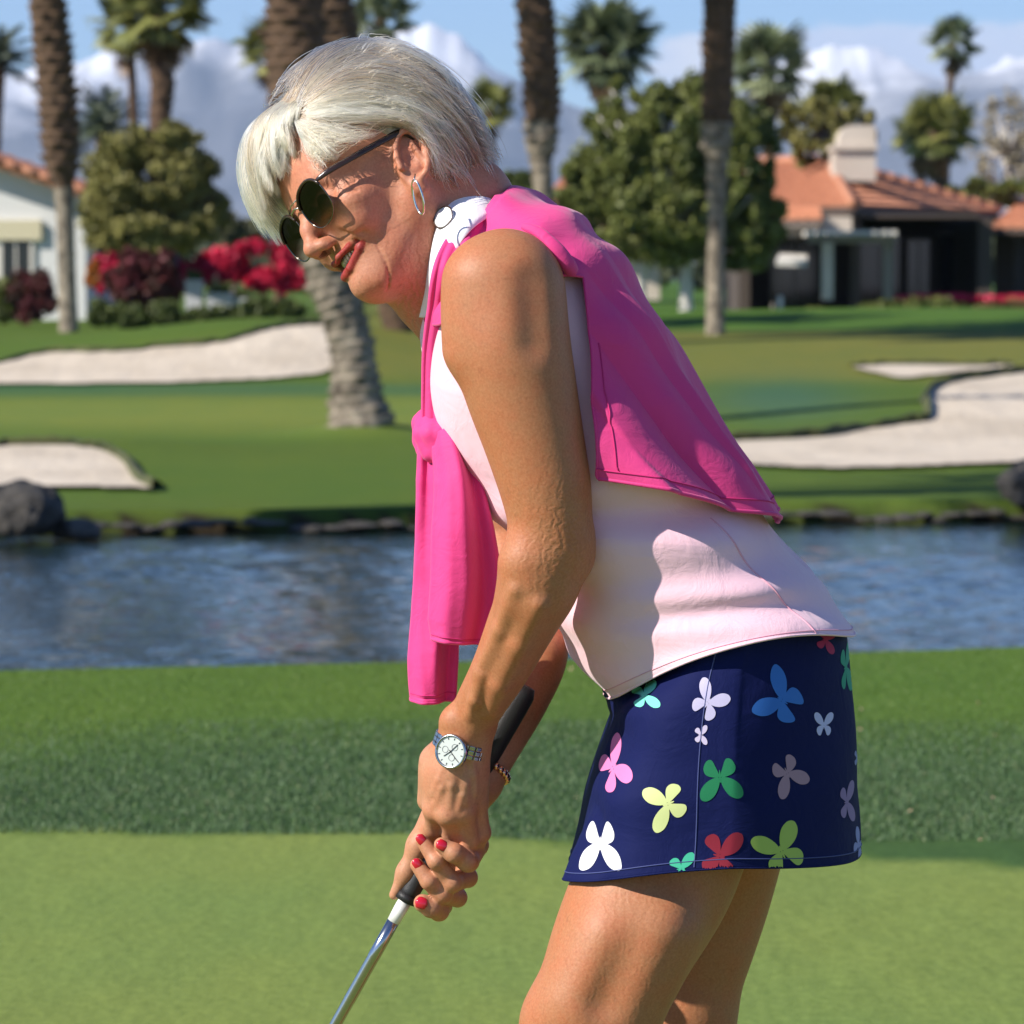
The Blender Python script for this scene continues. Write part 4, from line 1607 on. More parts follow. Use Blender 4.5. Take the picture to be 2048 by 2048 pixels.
wc = Q(922, 1490, -.062)
axis = Q(905, 1540, -.062) - Q(936, 1445, -.066); axis /= np.linalg.norm(axis)
fc = Q(904, 1503, -.088)
wn_ = np.array([-.42, -.88, .10]); wn_ -= axis * (wn_ @ axis) * .6; wn_ /= np.linalg.norm(wn_)
w1 = np.cross(axis, wn_); w1 /= np.linalg.norm(w1); w2 = np.cross(wn_, w1)
ba = np.cross(axis, np.array([0, 1., 0])); ba /= np.linalg.norm(ba); bb_ = np.cross(axis, ba)
LK = bpy.data.meshes.new('link')
bm = bmesh.new(); bmesh.ops.create_cube(bm, size=1); bmesh.ops.bevel(bm, geom=bm.edges[:], offset=.14, segments=1, affect='EDGES'); bm.to_mesh(LK); bm.free()
LK.materials.append(steel.m)
nl = 22
for k in range(nl):
    t = 2 * math.pi * k / nl
    rx, ry = px(53), .0265
    c_ = wc + ba * rx * math.cos(t) + bb_ * ry * math.sin(t)
    tg = -ba * rx * math.sin(t) + bb_ * ry * math.cos(t); tg /= np.linalg.norm(tg)
    no = np.cross(axis, tg)
    for z_, wd_ in ((-.0048, .0042), (0, .0048), (.0048, .0042)):
        o = bpy.data.objects.new('link', LK); COL.objects.link(o)
        mt = Matrix(((tg[0] * .0068, axis[0] * wd_, no[0] * .0026, c_[0] + axis[0] * z_), (tg[1] * .0068, axis[1] * wd_, no[1] * .0026, c_[1] + axis[1] * z_), (tg[2] * .0068, axis[2] * wd_, no[2] * .0026, c_[2] + axis[2] * z_), (0, 0, 0, 1)))
        o.parent = watch
        o.matrix_parent_inverse = watch.matrix_world.inverted()
        o.matrix_basis = mt


def disc_mesh(name, prof, mat, c_, n=40):
    V = [c_ + (w1 * math.cos(2 * math.pi * j / n) + w2 * math.sin(2 * math.pi * j / n)) * r_ + wn_ * z_ for r_, z_ in prof for j in range(n)]
    return wchild(mobj(name, V, grid_faces(len(prof), n, False, True), mat, None))


disc_mesh('watch_case', [(.0005, -.004), (.0150, -.004), (.0172, -.001), (.0176, .002), (.0168, .0042), (.0152, .0048), (.0146, .0030)], steel, fc)
dial = M('pale silver dial', (.62, .64, .58, 1), .35, Metallic=.4)
disc_mesh('dial', [(.0001, .0030), (.0147, .0030)], dial, fc)
blk = M('black paint', (.02, .02, .02, 1), .5)
for k in range(12):
    t = 2 * math.pi * k / 12
    m_ = MB(); d_ = w1 * math.cos(t) + w2 * math.sin(t)
    m_.tube([fc + d_ * .0118 + wn_ * .0033, fc + d_ * .0138 + wn_ * .0033], .0004, 6)
    wchild(m_.build('hour_mark', blk, None))
for t, L in ((.9, .0085), (2.6, .0115), (4.2, .0105)):
    m_ = MB(); d_ = w1 * math.cos(t) + w2 * math.sin(t)
    m_.tube([fc - d_ * .002 + wn_ * .0036, fc + d_ * L + wn_ * .0036], .00038, 6)
    wchild(m_.build('hand', blk, None))
for t in (0, 2.1, 4.2):
    d_ = w1 * math.cos(t) + w2 * math.sin(t)
    wchild(tube('subdial', [fc + d_ * .0062 + (w1 * math.cos(q) + w2 * math.sin(q)) * .0032 + wn_ * .0033 for q in np.linspace(0, 2 * math.pi, 20)],   .00016, blk, None, 5, False))
gd = M('rose gold', (.72, .42, .28, 1), .22, Metallic=1.0)
# bracelet on the far wrist: beads
bm = bmesh.new(); bmesh.ops.create_icosphere(bm, subdivisions=2, radius=.0042); BD = bpy.data.meshes.new('bead'); bm.to_mesh(BD); bm.free()
BD.materials.append(gd.m); BD.polygons.foreach_set('use_smooth', [True] * len(BD.polygons))
brc = empty('bracelet', tuple(Q(968, 1540, .01)))
brc.parent = person; brc.matrix_parent_inverse = Matrix.Translation(person.location).inverted()
bpy.context.view_layer.update()
ax2 = Q(958, 1570, 0) - Q(1000, 1490, .02); ax2 /= np.linalg.norm(ax2)
b1_ = np.cross(ax2, [0, 1., 0]); b1_ /= np.linalg.norm(b1_); b2_ = np.cross(ax2, b1_)
for k in range(24):
    t = 2 * math.pi * k / 24
    o = bpy.data.objects.new('bead', BD); COL.objects.link(o)
    c_ = Q(972, 1538, .008) + b1_ * px(47) * math.cos(t) + b2_ * px(47) * math.sin(t)
    o.parent = brc; o.matrix_parent_inverse = brc.matrix_world.inverted(); o.location = c_
# ring
rc = Q(902, 1790, -.016)
tube('ring', [rc + np.array([.30, 0, -.25]) * .0 + (np.array([.55, -.2, .8]) * math.cos(t) * .0112 + np.array([0, 1, .1]) * math.sin(t) * .0112) for t in np.linspace(0, 2 * math.pi, 30)], .0010, gold, person, 8, False)

# ================================================================== PUTTER
g0, g1 = Q(1052, 1372, -.012), Q(814, 1795, -.006)
dirc = g1 - g0; dirc /= np.linalg.norm(dirc)
tend = (0.055 - g1[2]) / dirc[2]
g2 = g1 + dirc * tend
putter = empty('golf_putter', (float(g2[0]), float(g2[1]), 0))
tag(putter, 'steel-shafted golf putter with black rubber grip held in her two hands', 'golf club')
rub = M('black grip rubber', (.012, .012, .013, 1), .55)
rub.bump(rub.noise(700, 2, .5), .4, .0008)
gp = [g0 + (g1 - g0) * t for t in np.linspace(0, 1, 30)]
tube('grip', gp, np.interp(np.linspace(0, 1, 30), [0, .02, .1, 1], [.010, .0135, .0138, .0098]), rub, putter, 18)
tube('grip_cap', [g1 - dirc * .004, g1 + dirc * .004], .0112, rub, putter, 18)
chrome = M('chromed steel', (.46, .46, .47, 1), .20, Metallic=1.0)
tube('ferrule', [g1 + dirc * .003, g1 + dirc * .028], [.0072, .0066], M('white plastic sleeve', (.75, .75, .72, 1), .3), putter, 16)
L_ = np.linalg.norm(g2 - g1)
ts, rs = [], []
x_, r_ = .02, .0064
while x_ < L_:
    nx_ = min(x_ + .05, L_)
    ts += [x_, nx_ - .0006]; rs += [r_, r_]
    r_ = max(.0042, r_ - .00022); x_ = nx_
tube('shaft', [g1 + dirc * t for t in ts], rs, chrome, putter, 18)
hd = MB(); hd.box((g2[0] - .03, g2[1], .032), (.028, .11, .028)); hd.box((g2[0] - .055, g2[1], .022), (.03, .07, .010)); hd.tube([g2, (g2[0] - .03, g2[1], .044)], .006, 10)
hd.build('club_head', chrome, putter)
# ================================================================== LAND
def proj(p):
    p = np.atleast_2d(p)
    x, y, z = p[:, 0], p[:, 1], p[:, 2] - CAMH
    d = CP * y - SP * z
    upc = SP * y + CP * z
    return 1024 + x / d / SPX, 1024 - upc / d / SPX


sstep = lambda x, a, b: (lambda t: t * t * (3 - 2 * t))(np.clip((x - a) / (b - a), 0, 1))
WATER_Z = -0.45
MOUND = []                       # (x, y, sx, sy, h)


def ux(u, y):
    return (u - 1024) * SPX * y


def crest_y(x): return 13.55 + .33 * x
def shore_y(x): return 28.3 + np.clip(.28 * x, -1.6, .7) + .12 * np.sin(x * 1.7)


MOUND += [(ux(590, 61), 61.5, 2.7, 4.0, .42), (ux(300, 61), 62, 3.0, 5, .18), (ux(722, 43), 43.2, .75, 1.2, .16), (ux(100, 37), 37.5, 1.6, 2.0, .16),
          (ux(1500, 75), 80, 8, 8, .15), (ux(2000, 44), 46, 3.0, 4.0, .22), (ux(1700, 60), 61, 4, 5, .10), (ux(1850, 100), 78, 6, 8, .18)]


def zt(x, y):
    x = np.asarray(x, float); y = np.asarray(y, float)
    x, y = np.broadcast_arrays(x, y)
    z = .012 * np.sin(x * .9 + .4) * np.cos(y * .7)
    cy, sy = crest_y(x), shore_y(x)
    z = z - 1.0 * sstep(y, cy - .1, cy + 2.2)
    farz = np.interp(y, [28, 30, 34, 43, 55, 68, 85, 110, 200, 500, 3000, 14000], [-.30, -.29, -.29, -.40, -.16, .34, .44, .55, .7, .8, 1.0, 1.0])
    for mx, my, sx, sy_, h in MOUND:
        farz = farz + h * np.exp(-((x - mx) / sx) ** 2 - ((y - my) / sy_) ** 2)
    farz = np.where((x < -4.6) & (y < 29), -.3, farz)
    k = np.maximum(sstep(y, sy - .02, sy + .14), sstep(2.0 - np.hypot(x + 6.6, y - 25.2), 0, .7))  # second term raises an added islet for the unseen shading palm
    return z * (1 - k) + farz * k


def hit_ground(u, v_):
    """where the view ray of a picture point meets the far bank"""
    ys = np.concatenate([np.arange(28.6, 130, .15), np.geomspace(130, 3000, 200)])
    a = (u - 1024) * SPX; b = (1024 - v_) * SPX
    t = ys / (CP + SP * b)
    x = a * t; z = CAMH + (CP * b - SP) * t
    g = zt(x, ys)
    k = np.where(z < g)[0]
    k = k[0] if len(k) else len(ys) - 1
    return np.array([x[k], ys[k], g[k]])


# rows and columns of the ground sheet
yr = np.concatenate([np.linspace(-25, 3, 8), np.geomspace(3.4, 12.2, 90), np.arange(12.3, 15.9, .06), np.linspace(16, 25.5, 14), np.arange(25.6, 29.6, .06),
                     np.geomspace(29.7, 130, 260), np.geomspace(133, 16000, 90)])
cu = np.sort(np.unique(np.round(np.concatenate([np.linspace(-1.3, 1.3, 260), -np.geomspace(1.31, 9, 16), np.geomspace(1.31, 9, 16)]), 5)))
X = cu[None, :] * (1.2 + .16 * np.maximum(yr, 3))[:, None]
Yg = np.broadcast_to(yr[:, None], X.shape)
Zg = zt(X, Yg)
gv = np.stack([X, Yg, Zg], -1).reshape(-1, 3)
U_, V_ = proj(gv)
yv = gv[:, 1]
ahead = yv > 3
C_ = np.tile(np.array([.085, .135, .022]), (len(gv), 1))           # rough / bank green
z_tex = np.zeros(len(gv))


def paint(w, col):
    global C_
    w = np.clip(w, 0, 1)[:, None]
    C_ = C_ * (1 - w) + np.array(col) * w


near_ = yv < 20
gb = np.interp(U_, [0, 900, 1400, 2048], [1665, 1668, 1700, 1735])
wob = 5 * np.sin(gv[:, 0] * 7) + 4 * np.sin(gv[:, 0] * 17 + 1)
paint(np.where(near_, 1., 0), (.085, .150, .022))
rb = np.interp(U_, [-400, 0, 500, 1100, 1500, 2400], [1545, 1520, 1470, 1440, 1470, 1500])
rough_w = np.where(near_ & ahead, sstep(V_, rb - 90, rb + 90) * (1 - sstep(V_, gb - 8 + wob, gb + 4 + wob)), 0)
paint(rough_w, (.052, .104, .030))
green_w = np.where(near_, np.where(ahead, sstep(V_, gb - 6 + wob, gb + 6 + wob), 1), 0)
paint(green_w, (.180, .238, .060))
# far side
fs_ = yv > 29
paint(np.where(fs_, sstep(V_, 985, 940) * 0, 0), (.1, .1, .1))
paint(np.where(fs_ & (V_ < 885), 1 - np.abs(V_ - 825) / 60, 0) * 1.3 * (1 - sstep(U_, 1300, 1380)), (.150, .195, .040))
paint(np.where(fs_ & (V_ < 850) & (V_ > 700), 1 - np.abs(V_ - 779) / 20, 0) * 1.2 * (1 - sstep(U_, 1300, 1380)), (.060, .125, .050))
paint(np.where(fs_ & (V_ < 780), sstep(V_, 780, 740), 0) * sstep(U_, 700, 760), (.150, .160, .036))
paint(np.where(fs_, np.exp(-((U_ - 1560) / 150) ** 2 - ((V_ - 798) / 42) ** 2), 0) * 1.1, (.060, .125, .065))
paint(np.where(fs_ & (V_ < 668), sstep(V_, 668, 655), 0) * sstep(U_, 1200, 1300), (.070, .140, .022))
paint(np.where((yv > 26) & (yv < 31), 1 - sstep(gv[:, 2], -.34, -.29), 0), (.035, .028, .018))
zone = np.zeros((len(gv), 4)); zone[:, :3] = C_; zone[:, 3] = 1 - green_w * .8
gm = M('mown grass', rough=.85)
v0 = gm.coord('Object')
vn = gm.coord('Object', (1, .35, 1))
cc = gm.attr('zone')
fine = gm.noise(55, 5, .75, gm.coord('Object', (1, .5, 1)))
mid = gm.noise(1.6, 5, .6, vn)
big = gm.noise(.22, 3, .5, v0)
hsv = gm.mix(gm.ramp(fine, [(.30, (0, 0, 0, 1)), (.72, (1, 1, 1, 1))]), gm.mix(1.0, cc, (.74, .77, .72, 1), 'MULTIPLY'), gm.mix(1.0, cc, (1.22, 1.18, 1.2, 1), 'MULTIPLY'))
hsv = gm.mix(gm.ramp(mid, [(.35, (0, 0, 0, 1)), (.68, (.55, .55, .55, 1))]), hsv, gm.mix(1.0, hsv, (1.25, 1.08, .95, 1), 'MULTIPLY'))
hsv = gm.mix(gm.ramp(big, [(.40, (0, 0, 0, 1)), (.62, (.6, .6, .6, 1))]), hsv, gm.mix(1.0, hsv, (.80, .93, .95, 1), 'MULTIPLY'))
gm.base(hsv)
gm.b.inputs['Specular IOR Level'].default_value = .08
gm.b.inputs['Sheen Weight'].default_value = .0
gb1 = gm.bump(gm.noise(130, 4, .75, v0), .35, .012)
gm.bump(gm.noise(5, 3, .6, vn), .25, .05, gb1)
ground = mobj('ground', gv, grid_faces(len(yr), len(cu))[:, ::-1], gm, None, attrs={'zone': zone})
tag(ground, kind='structure')

# water
wm = M('pond water', (.014, .028, .030, 1), .02, Specular_IOR_Level=.6)
wm.b.inputs['IOR'].default_value = 1.33
wv_ = wm.coord('Object', (1, 1.0, 1))
wm.bump(wm.noise(7, 4, .65, wv_, 1.0), .24, .05)
xs = np.concatenate([[-60, -30, -14], np.arange(-7, 7.01, .06), [14, 30, 60]]); ys = np.arange(13.2, 30.5, .07)
XX, YY = np.meshgrid(xs, ys)
ZZ = np.full(XX.shape, WATER_Z)
for ang, wl, am, ph in ((.3, .62, .0042, 0), (1.1, .41, .0034, 1.2), (-.5, .33, .0030, 2.2), (1.9, .27, .0022, .4), (.8, .19, .0014, 2.9), (-1.2, .23, .0016, 1.7), (2.4, .95, .004, .9)):
    kx, ky = math.cos(ang) * 2 * math.pi / wl, math.sin(ang) * 2 * math.pi / wl
    ZZ = ZZ + 1.35 * am * np.sin(kx * XX + ky * YY + ph + .9 * np.sin(XX * .9 + YY * .55 + ph * 2)) * (.55 + .45 * np.sin(XX * .35 + YY * .8 + ph))
water = mobj('water', np.stack([XX, YY, ZZ], -1).reshape(-1, 3), grid_faces(len(ys), len(xs))[:, ::-1], wm, None)
tag(water, kind='structure')

# stones along the far shore
stm = M('wet dark stone', (.10, .09, .075, 1), .7)
stm.base(stm.ramp(stm.noise(3.5, 5, .6), [(.35, (.018, .017, .015, 1)), (.75, (.14, .12, .095, 1))]))
stm.bump(stm.noise(16, 4, .6), .6, .02)


def rock_mesh(name, seed, sub=2, amp=.28):
    bm = bmesh.new()
    bmesh.ops.create_icosphere(bm, subdivisions=sub, radius=1)
    for q in bm.verts:
        p = q.co.copy()
        q.co = p * (1 + amp * mnoise.fractal(p * 1.1 + Vector((seed, 0, seed * 2)), 1, 2, 3))
        q.co.z = max(q.co.z, -.6)
    me = bpy.data.meshes.new(name); bm.to_mesh(me); bm.free()
    me.materials.append(stm.m)
    return me


bld = M('dark boulder stone', (.08, .075, .068, 1), .75)
bld.base(bld.ramp(bld.noise(2.5, 6, .65), [(.35, (.022, .021, .020, 1)), (.75, (.13, .115, .095, 1))]))
bld.bump(bld.noise(9, 5, .7), .8, .08)
edge = empty('pond_edge', (0, 28.3, -.35)); tag(edge, kind='structure')
RK = [rock_mesh('stone', k * 3.3, 2) for k in range(5)]
x_ = -4.4
r_ = np.random.default_rng(5)
while x_ < 5.2:
    w_ = r_.uniform(.07, .20)
    o = bpy.data.objects.new('stone', RK[r_.integers(5)]); COL.objects.link(o)
    y_ = float(shore_y(np.array(x_)))
    o.parent = edge; o.matrix_parent_inverse = Matrix.Translation(edge.location).inverted()
    o.location = (x_, y_ + r_.uniform(-.05, .03), -.40 + r_.uniform(-.03, .03))
    o.scale = (w_ * .8, .10, r_.uniform(.015, .035)); o.rotation_euler = (0, 0, r_.uniform(-.3, .3))
    x_ += w_ * 1.15
for (u, v_, w_, h_, d_, lb, sd) in ((45, 1030, .24, .21, 26.8, 'large dark boulder standing in the water at the far bank, by the sand bunker', 2.2), (2050, 975, .17, .18, 28.9, 'pale boulder at the far shore cut off by the right edge of the view', 5.1)):
    c = P(u, v_, d_)
    o = bpy.data.objects.new('boulder', rock_mesh('boulder', sd, 4, .30)); COL.objects.link(o)
    o.data.materials[0] = bld.m
    o.location = c; o.scale = (w_, .3, h_)
    for p in o.data.polygons: p.use_smooth = False
    tag(o, lb, 'boulder')
c = P(150, 1062, 27.0)
o = bpy.data.objects.new('boulder', rock_mesh('boulder', 7.7, 3, .25)); COL.objects.link(o); o.location = c; o.scale = (.16, .2, .08)
tag(o, 'low dark rock at the waterline beside the large boulder', 'boulder')

# bunkers
sm = M('bunker sand', (.62, .54, .44, 1), .95)
sm.base(sm.ramp(sm.noise(.9, 5, .6, sm.coord('Object', (1, .5, 1))), [(.3, (.46, .385, .29, 1)), (.7, (.66, .57, .45, 1))]))
sb = sm.bump(sm.noise(2.0, 4, .7, sm.coord('Object', (1, .3, 1))), .5, .12)
sm.bump(sm.noise(30, 3, .6), .3, .02, sb)
lipm = M('bunker lip turf', (.05, .07, .018, 1), .9)
lipm.base(lipm.ramp(lipm.noise(3, 4, .6), [(.3, (.035, .05, .014, 1)), (.7, (.10, .10, .03, 1))]))


def bunker(name, top, bot, lip=.09, n=70, m=16):
    T = catmull(top, n); B = catmull(bot, n)
    V = []
    for i in range(n):
        for j in range(m):
            q = j / (m - 1)
            p = T[i] * (1 - q) + B[i] * q
            g = hit_ground(p[0], p[1])
            V.append(g + np.array([0, 0, .035]))
    o = mobj(name, V, grid_faces(n, m), sm, None)
    tag(o, kind='structure')
    Va_ = np.array(V).reshape(n, m, 3)
    L = []
    for i in range(n):
        e = Va_[i, 0]
        h = lip * (.65 + .5 * mnoise.noise(Vector((i * .35, 1.7, len(name)))))
        for dy, dz in ((-.10, .0), (.0, h * .25), (-.06, h), (.05, h + .015), (.6, h * .35), (1.2, -.06)):
            L.append(e + np.array([0, dy, dz]))
    lo_ = mobj('bunker_lip', L, grid_faces(n, 6), lipm, o)
    lo_.matrix_parent_inverse = Matrix.Identity(4)
    return o


bunker('sand_bunker', [(-80, 745), (0, 732), (93, 711), (210, 709), (326, 700), (442, 690), (494, 676), (559, 660), (652, 655), (684, 676)],
       [(-80, 772), (0, 772), (120, 772), (230, 771), (326, 770), (440, 766), (530, 762), (600, 756), (655, 746), (688, 700)], .07)
bunker('sand_bunker', [(-60, 905), (0, 900), (93, 898), (177, 902), (224, 916), (252, 937), (270, 965), (305, 984)],
       [(-60, 978), (0, 980), (60, 981), (120, 982), (170, 982), (210, 983), (255, 984), (307, 986)], .06)
bunker('sand_bunker', [(1430, 893), (1462, 889), (1633, 881), (1726, 866), (1842, 850), (1861, 838), (1857, 800), (1880, 777), (1958, 761), (2048, 750), (2130, 742)],
       [(1430, 928), (1486, 935), (1580, 941), (1660, 943), (1750, 942), (1830, 940), (1880, 938), (1930, 936), (1980, 934), (2048, 931), (2130, 926)], .10, n=90, m=24)
bunker('sand_bunker', [(1706, 738), (1760, 735), (1850, 735), (1940, 735), (2026, 735)], [(1708, 741), (1760, 752), (1810, 760), (1919, 748), (2026, 737)], .06, n=40, m=8)

# longer grass of the fringe in front of the green: blades
def blades(name, n, ylo, yhi, h, seed, wfn, col, label):
    r = np.random.default_rng(seed)
    y = r.uniform(ylo, yhi, n * 3)
    x = (r.random(n * 3) - .5) * 2 * (.14 * y + .3)
    z = zt(x, y)
    pu, pv = proj(np.stack([x, y, z], 1))
    keep = r.random(n * 3) < wfn(pu, pv)
    x, y, z = x[keep][:n], y[keep][:n], z[keep][:n]
    n = len(x)
    a = r.uniform(0, 2 * math.pi, n); hh = h * r.uniform(.5, 1.3, n); w = r.uniform(.0012, .0024, n)
    dx, dy = np.cos(a) * w, np.sin(a) * w
    lx, ly = r.normal(0, .45, n) * hh, r.normal(0, .45, n) * hh
    V = np.stack([np.stack([x - dx, y - dy, z - .002], 1), np.stack([x + dx, y + dy, z - .002], 1), np.stack([x + lx, y + ly, z + hh], 1)], 1).reshape(-1, 3)
    Fc = np.arange(3 * n).reshape(n, 3)
    cc_ = np.ones((3 * n, 4)); k = r.uniform(.7, 1.35, n)[:, None]
    cc_[:, :3] = np.repeat(np.array(col) * k * np.array([1, 1, 1]) + (r.random((n, 1)) < .08) * np.array([.08, .06, .03]), 3, axis=0)
    m = M(name, rough=.6)
    m.base(m.attr('tint')); m.b.inputs['Specular IOR Level'].default_value = .4
    o = mobj(name, V, Fc, m, None, False, attrs={'tint': cc_})
    return tag(o, label, 'grass', kind='stuff')


def roughness(u, v_):
    g_ = np.interp(u, [0, 900, 1400, 2048], [1665, 1668, 1700, 1735])
    r_b = np.interp(u, [-400, 0, 500, 1100, 1500, 2400], [1545, 1520, 1470, 1440, 1470, 1500])
    return sstep(v_, r_b - 110, r_b + 110) * (v_ < g_ + 2)


blades('fringe_grass', 90000, 9.0, 11.6, .011, 3, roughness, (.070, .125, .050), 'longer dark bluish grass along the fringe behind the putting green')
blades('bank_grass', 70000, 11.0, 14.3, .006, 4, lambda u, v_: (1 - roughness(u, v_)) * (v_ < 1560), (.085, .150, .026), 'short bright green grass on the near bank above the pond')

# fallen petals on the fringe to the right
lfm = M('fallen leaf', (.62, .42, .28, 1), .7)
bm = bmesh.new()
for p in ((-1, 0, 0), (-.3, .5, .12), (.5, .45, .2), (1, 0, .35), (.5, -.4, .1), (-.3, -.5, .05)): bm.verts.new(p)
bm.verts.ensure_lookup_table(); c0 = bm.verts.new((.1, 0, -.12)); vv_ = bm.verts[:6]
for i in range(6): bm.faces.new((vv_[i], vv_[(i + 1) % 6], c0))
LM = bpy.data.meshes.new('fallen_leaf'); bm.to_mesh(LM); bm.free(); LM.materials.append(lfm.m)
LEAFL = ['upper of two small pale leaves close together just right of the skirt', 'lower of two small pale leaves close together just right of the skirt', 'pale leaf nearest the right edge of the grass, lower one of a near pair',
         'pale leaf near the right edge of the grass, upper one of a near pair', 'lone pale leaf on the grass midway between the skirt and the right edge', 'pale leaf on the dark fringe, right of the middle of the skirt',
         'pinkish leaf on the dark fringe beside the lower skirt hem', 'tiny leaf on the dark fringe between her hands and her skirt', 'small leaf on the bright bank between her forearm and pink shirt hem',
         'tiny leaf at the foot of the fringe, rightmost one by the green', 'tiny leaf in the dark fringe at far right', 'tiny leaf on the bank left of the hanging pink sleeve',
         'tiny leaf on the crest of the bank right of the skirt top', 'tiny leaf on the crest of the bank hidden behind the skirt']
for i, (u, v_, s_) in enumerate(((1722, 1423, 5), (1720, 1463, 5), (1992, 1476, 6), (1957, 1411, 6), (1912, 1504, 6), (1844, 1540, 6), (1820, 1627, 6), (1152, 1600, 5), (1142, 1342, 5), (1960, 1685, 4), (1985, 1600, 4), (703, 1335, 4), (1780, 1345, 4), (1600, 1330, 4))):
    p = PZ(u, v_, .02)
    o = bpy.data.objects.new('fallen_leaf', LM); COL.objects.link(o)
    o.location = (p[0], p[1], p[2] + .006); k = s_ * SPX * p[1]; o.scale = (k, k, k); o.rotation_euler = (r_.uniform(-.5, .5), r_.uniform(-.6, .2), r_.uniform(0, 6))
    tag(o, LEAFL[i], 'leaf', 'dry leaves fallen on the grass')

# ================================================================== MOUNTAINS AND HAZE
mm = M('mountain rock and snow', rough=.95)
geo = mm.n('ShaderNodeNewGeometry'); sp_ = mm.n('ShaderNodeSeparateXYZ'); mm.l(geo.outputs['Position'], sp_.inputs[0])
mn = mm.noise(.0016, 8, .62)
hgt = mm.math('ADD', sp_.outputs['Z'], mm.math('MULTIPLY', mm.math('SUBTRACT', mn, .5), 900.0))
snow = mm.ramp(mm.math('DIVIDE', hgt, 1000.0), [(.44, (0, 0, 0, 1)), (.66, (1, 1, 1, 1))])
mm.base(mm.mix(snow, (.14, .145, .165, 1), (.86, .87, .92, 1)))
ridge_u = np.array([-900, -400, 0, 130, 250, 350, 420, 480, 560, 700, 860, 960, 1060, 1180, 1300, 1420, 1540, 1640, 1760, 1860, 2048, 2400, 2900])
ridge_v = np.array([200, 150, 140, 132, 122, 108, 92, 118, 110, 100, 105, 150, 205, 230, 190, 180, 170, 150, 135, 150, 120, 160, 220])
nx_, ny_ = 520, 60
xm = np.linspace(-3300, 3300, nx_)
ym = np.linspace(8500, 13500, ny_)
XX, YY = np.meshgrid(xm, ym)
uu = 1024 + XX / 12000 / SPX
crest = 1.2 + (HZ - np.interp(uu, ridge_u, ridge_v)) * SPX * 12000
prof = np.interp(YY, [8500, 10000, 12000, 13500], [0, .34, 1.0, .6])
nzv = np.array([[mnoise.ridged_multi_fractal(Vector((x * .0011, y * .0009, 1.5)), 1.0, 2.1, 6, 1.0, 2.0) for x in xm] for y in ym])
nzv = (nzv - nzv.mean()) / nzv.std()
ZZ = crest * prof * (1 + .085 * nzv) - 5
mountains = mobj('mountains', np.stack([XX, YY, ZZ], -1).reshape(-1, 3), grid_faces(ny_, nx_)[:, ::-1], mm, None)
tag(mountains, kind='structure')

hz = MB(); hz.box((0, 8000, 498), (9000, 16400, 1004))
HZM = bpy.data.materials.new('haze'); HZM.use_nodes = True
t_ = HZM.node_tree
for n in list(t_.nodes): t_.nodes.remove(n)
ho_ = t_.nodes.new('ShaderNodeOutputMaterial'); pv = t_.nodes.new('ShaderNodeVolumePrincipled')
pv.inputs['Density'].default_value = 0.00005
pv.inputs['Color'].default_value = (.54, .73, 1.0, 1)
pv.inputs['Anisotropy'].default_value = 0.0
t_.links.new(pv.outputs[0], ho_.inputs['Volume'])
haze = hz.build('haze', HZM); tag(haze, 'thin blue air between the course and the mountains', 'haze', kind='stuff')
# ================================================================== PLANTS
def leaf_mat(name, dark, light, rough=.55, tr=.0):
    m = M(name, rough=rough)
    f = m.attr('tint', 'Fac')
    m.base(m.ramp(f, [(0, (*dark, 1)), (1, (*light, 1))]))
    m.b.inputs['Specular IOR Level'].default_value = .35
    return m


def leaf_cloud(vol, n, size, seed, clump=.22, nblob=60, flat=.6):
    """leaf-sized faces gathered in clumps over a union of ellipsoids: [(centre, radii), ...]"""
    r = np.random.default_rng(seed)
    w = np.array([np.prod(b) ** .66 for a, b in vol]); w /= w.sum()
    bl = []
    for _ in range(nblob):
        a, b = vol[r.choice(len(vol), p=w)]
        d = r.normal(0, 1, 3); d /= np.linalg.norm(d)
        bl.append((np.array(a) + d * np.array(b) * r.uniform(.55, .98), np.array(b) * clump * r.uniform(.6, 1.35)))
    k = r.integers(nblob, size=n)
    C = np.array([b[0] for b in bl])[k]; R = np.array([b[1] for b in bl])[k]
    d = r.normal(0, 1, (n, 3)); d /= np.linalg.norm(d, axis=1)[:, None]
    p = C + d * R * (r.random((n, 1)) ** .45)
    a = r.normal(0, 1, (n, 3)); a /= np.linalg.norm(a, axis=1)[:, None]
    b = np.cross(a, r.normal(0, 1, (n, 3))); b /= np.linalg.norm(b, axis=1)[:, None]
    s = size * r.uniform(.6, 1.4, (n, 1))
    V = np.stack([p - a * s, p - b * s * flat, p + a * s, p + b * s * flat], 1).reshape(-1, 3)
    F_ = np.arange(4 * n).reshape(n, 4)
    bt = r.random(nblob)
    t = np.clip(.25 + .45 * bt[k] + r.normal(0, .14, n), 0, 1)
    T = np.ones((4 * n, 4)); T[:, :3] = np.repeat(t, 4)[:, None]
    return V, F_, T


barkp = M('palm trunk', (.2, .15, .10, 1), .9)
barkp.base(barkp.ramp(barkp.noise(7, 5, .65), [(.28, (.030, .017, .009, 1)), (.75, (.17, .10, .055, 1))]))
barkp.bump(barkp.noise(22, 4, .65), .7, .03)
barkg = M('grey palm trunk', (.3, .27, .22, 1), .9)
barkg.base(barkg.ramp(barkg.noise(6, 5, .65), [(.30, (.05, .038, .026, 1)), (.70, (.38, .32, .24, 1))]))
barkg.bump(barkg.noise(22, 4, .65), .7, .03)
barkt = M('tree bark', (.16, .12, .09, 1), .9)
barkt.base(barkt.ramp(barkt.noise(5, 5, .6), [(.3, (.07, .05, .04, 1)), (.7, (.24, .19, .14, 1))]))
barkw = M('whitewashed bark', (.55, .52, .47, 1), .85)


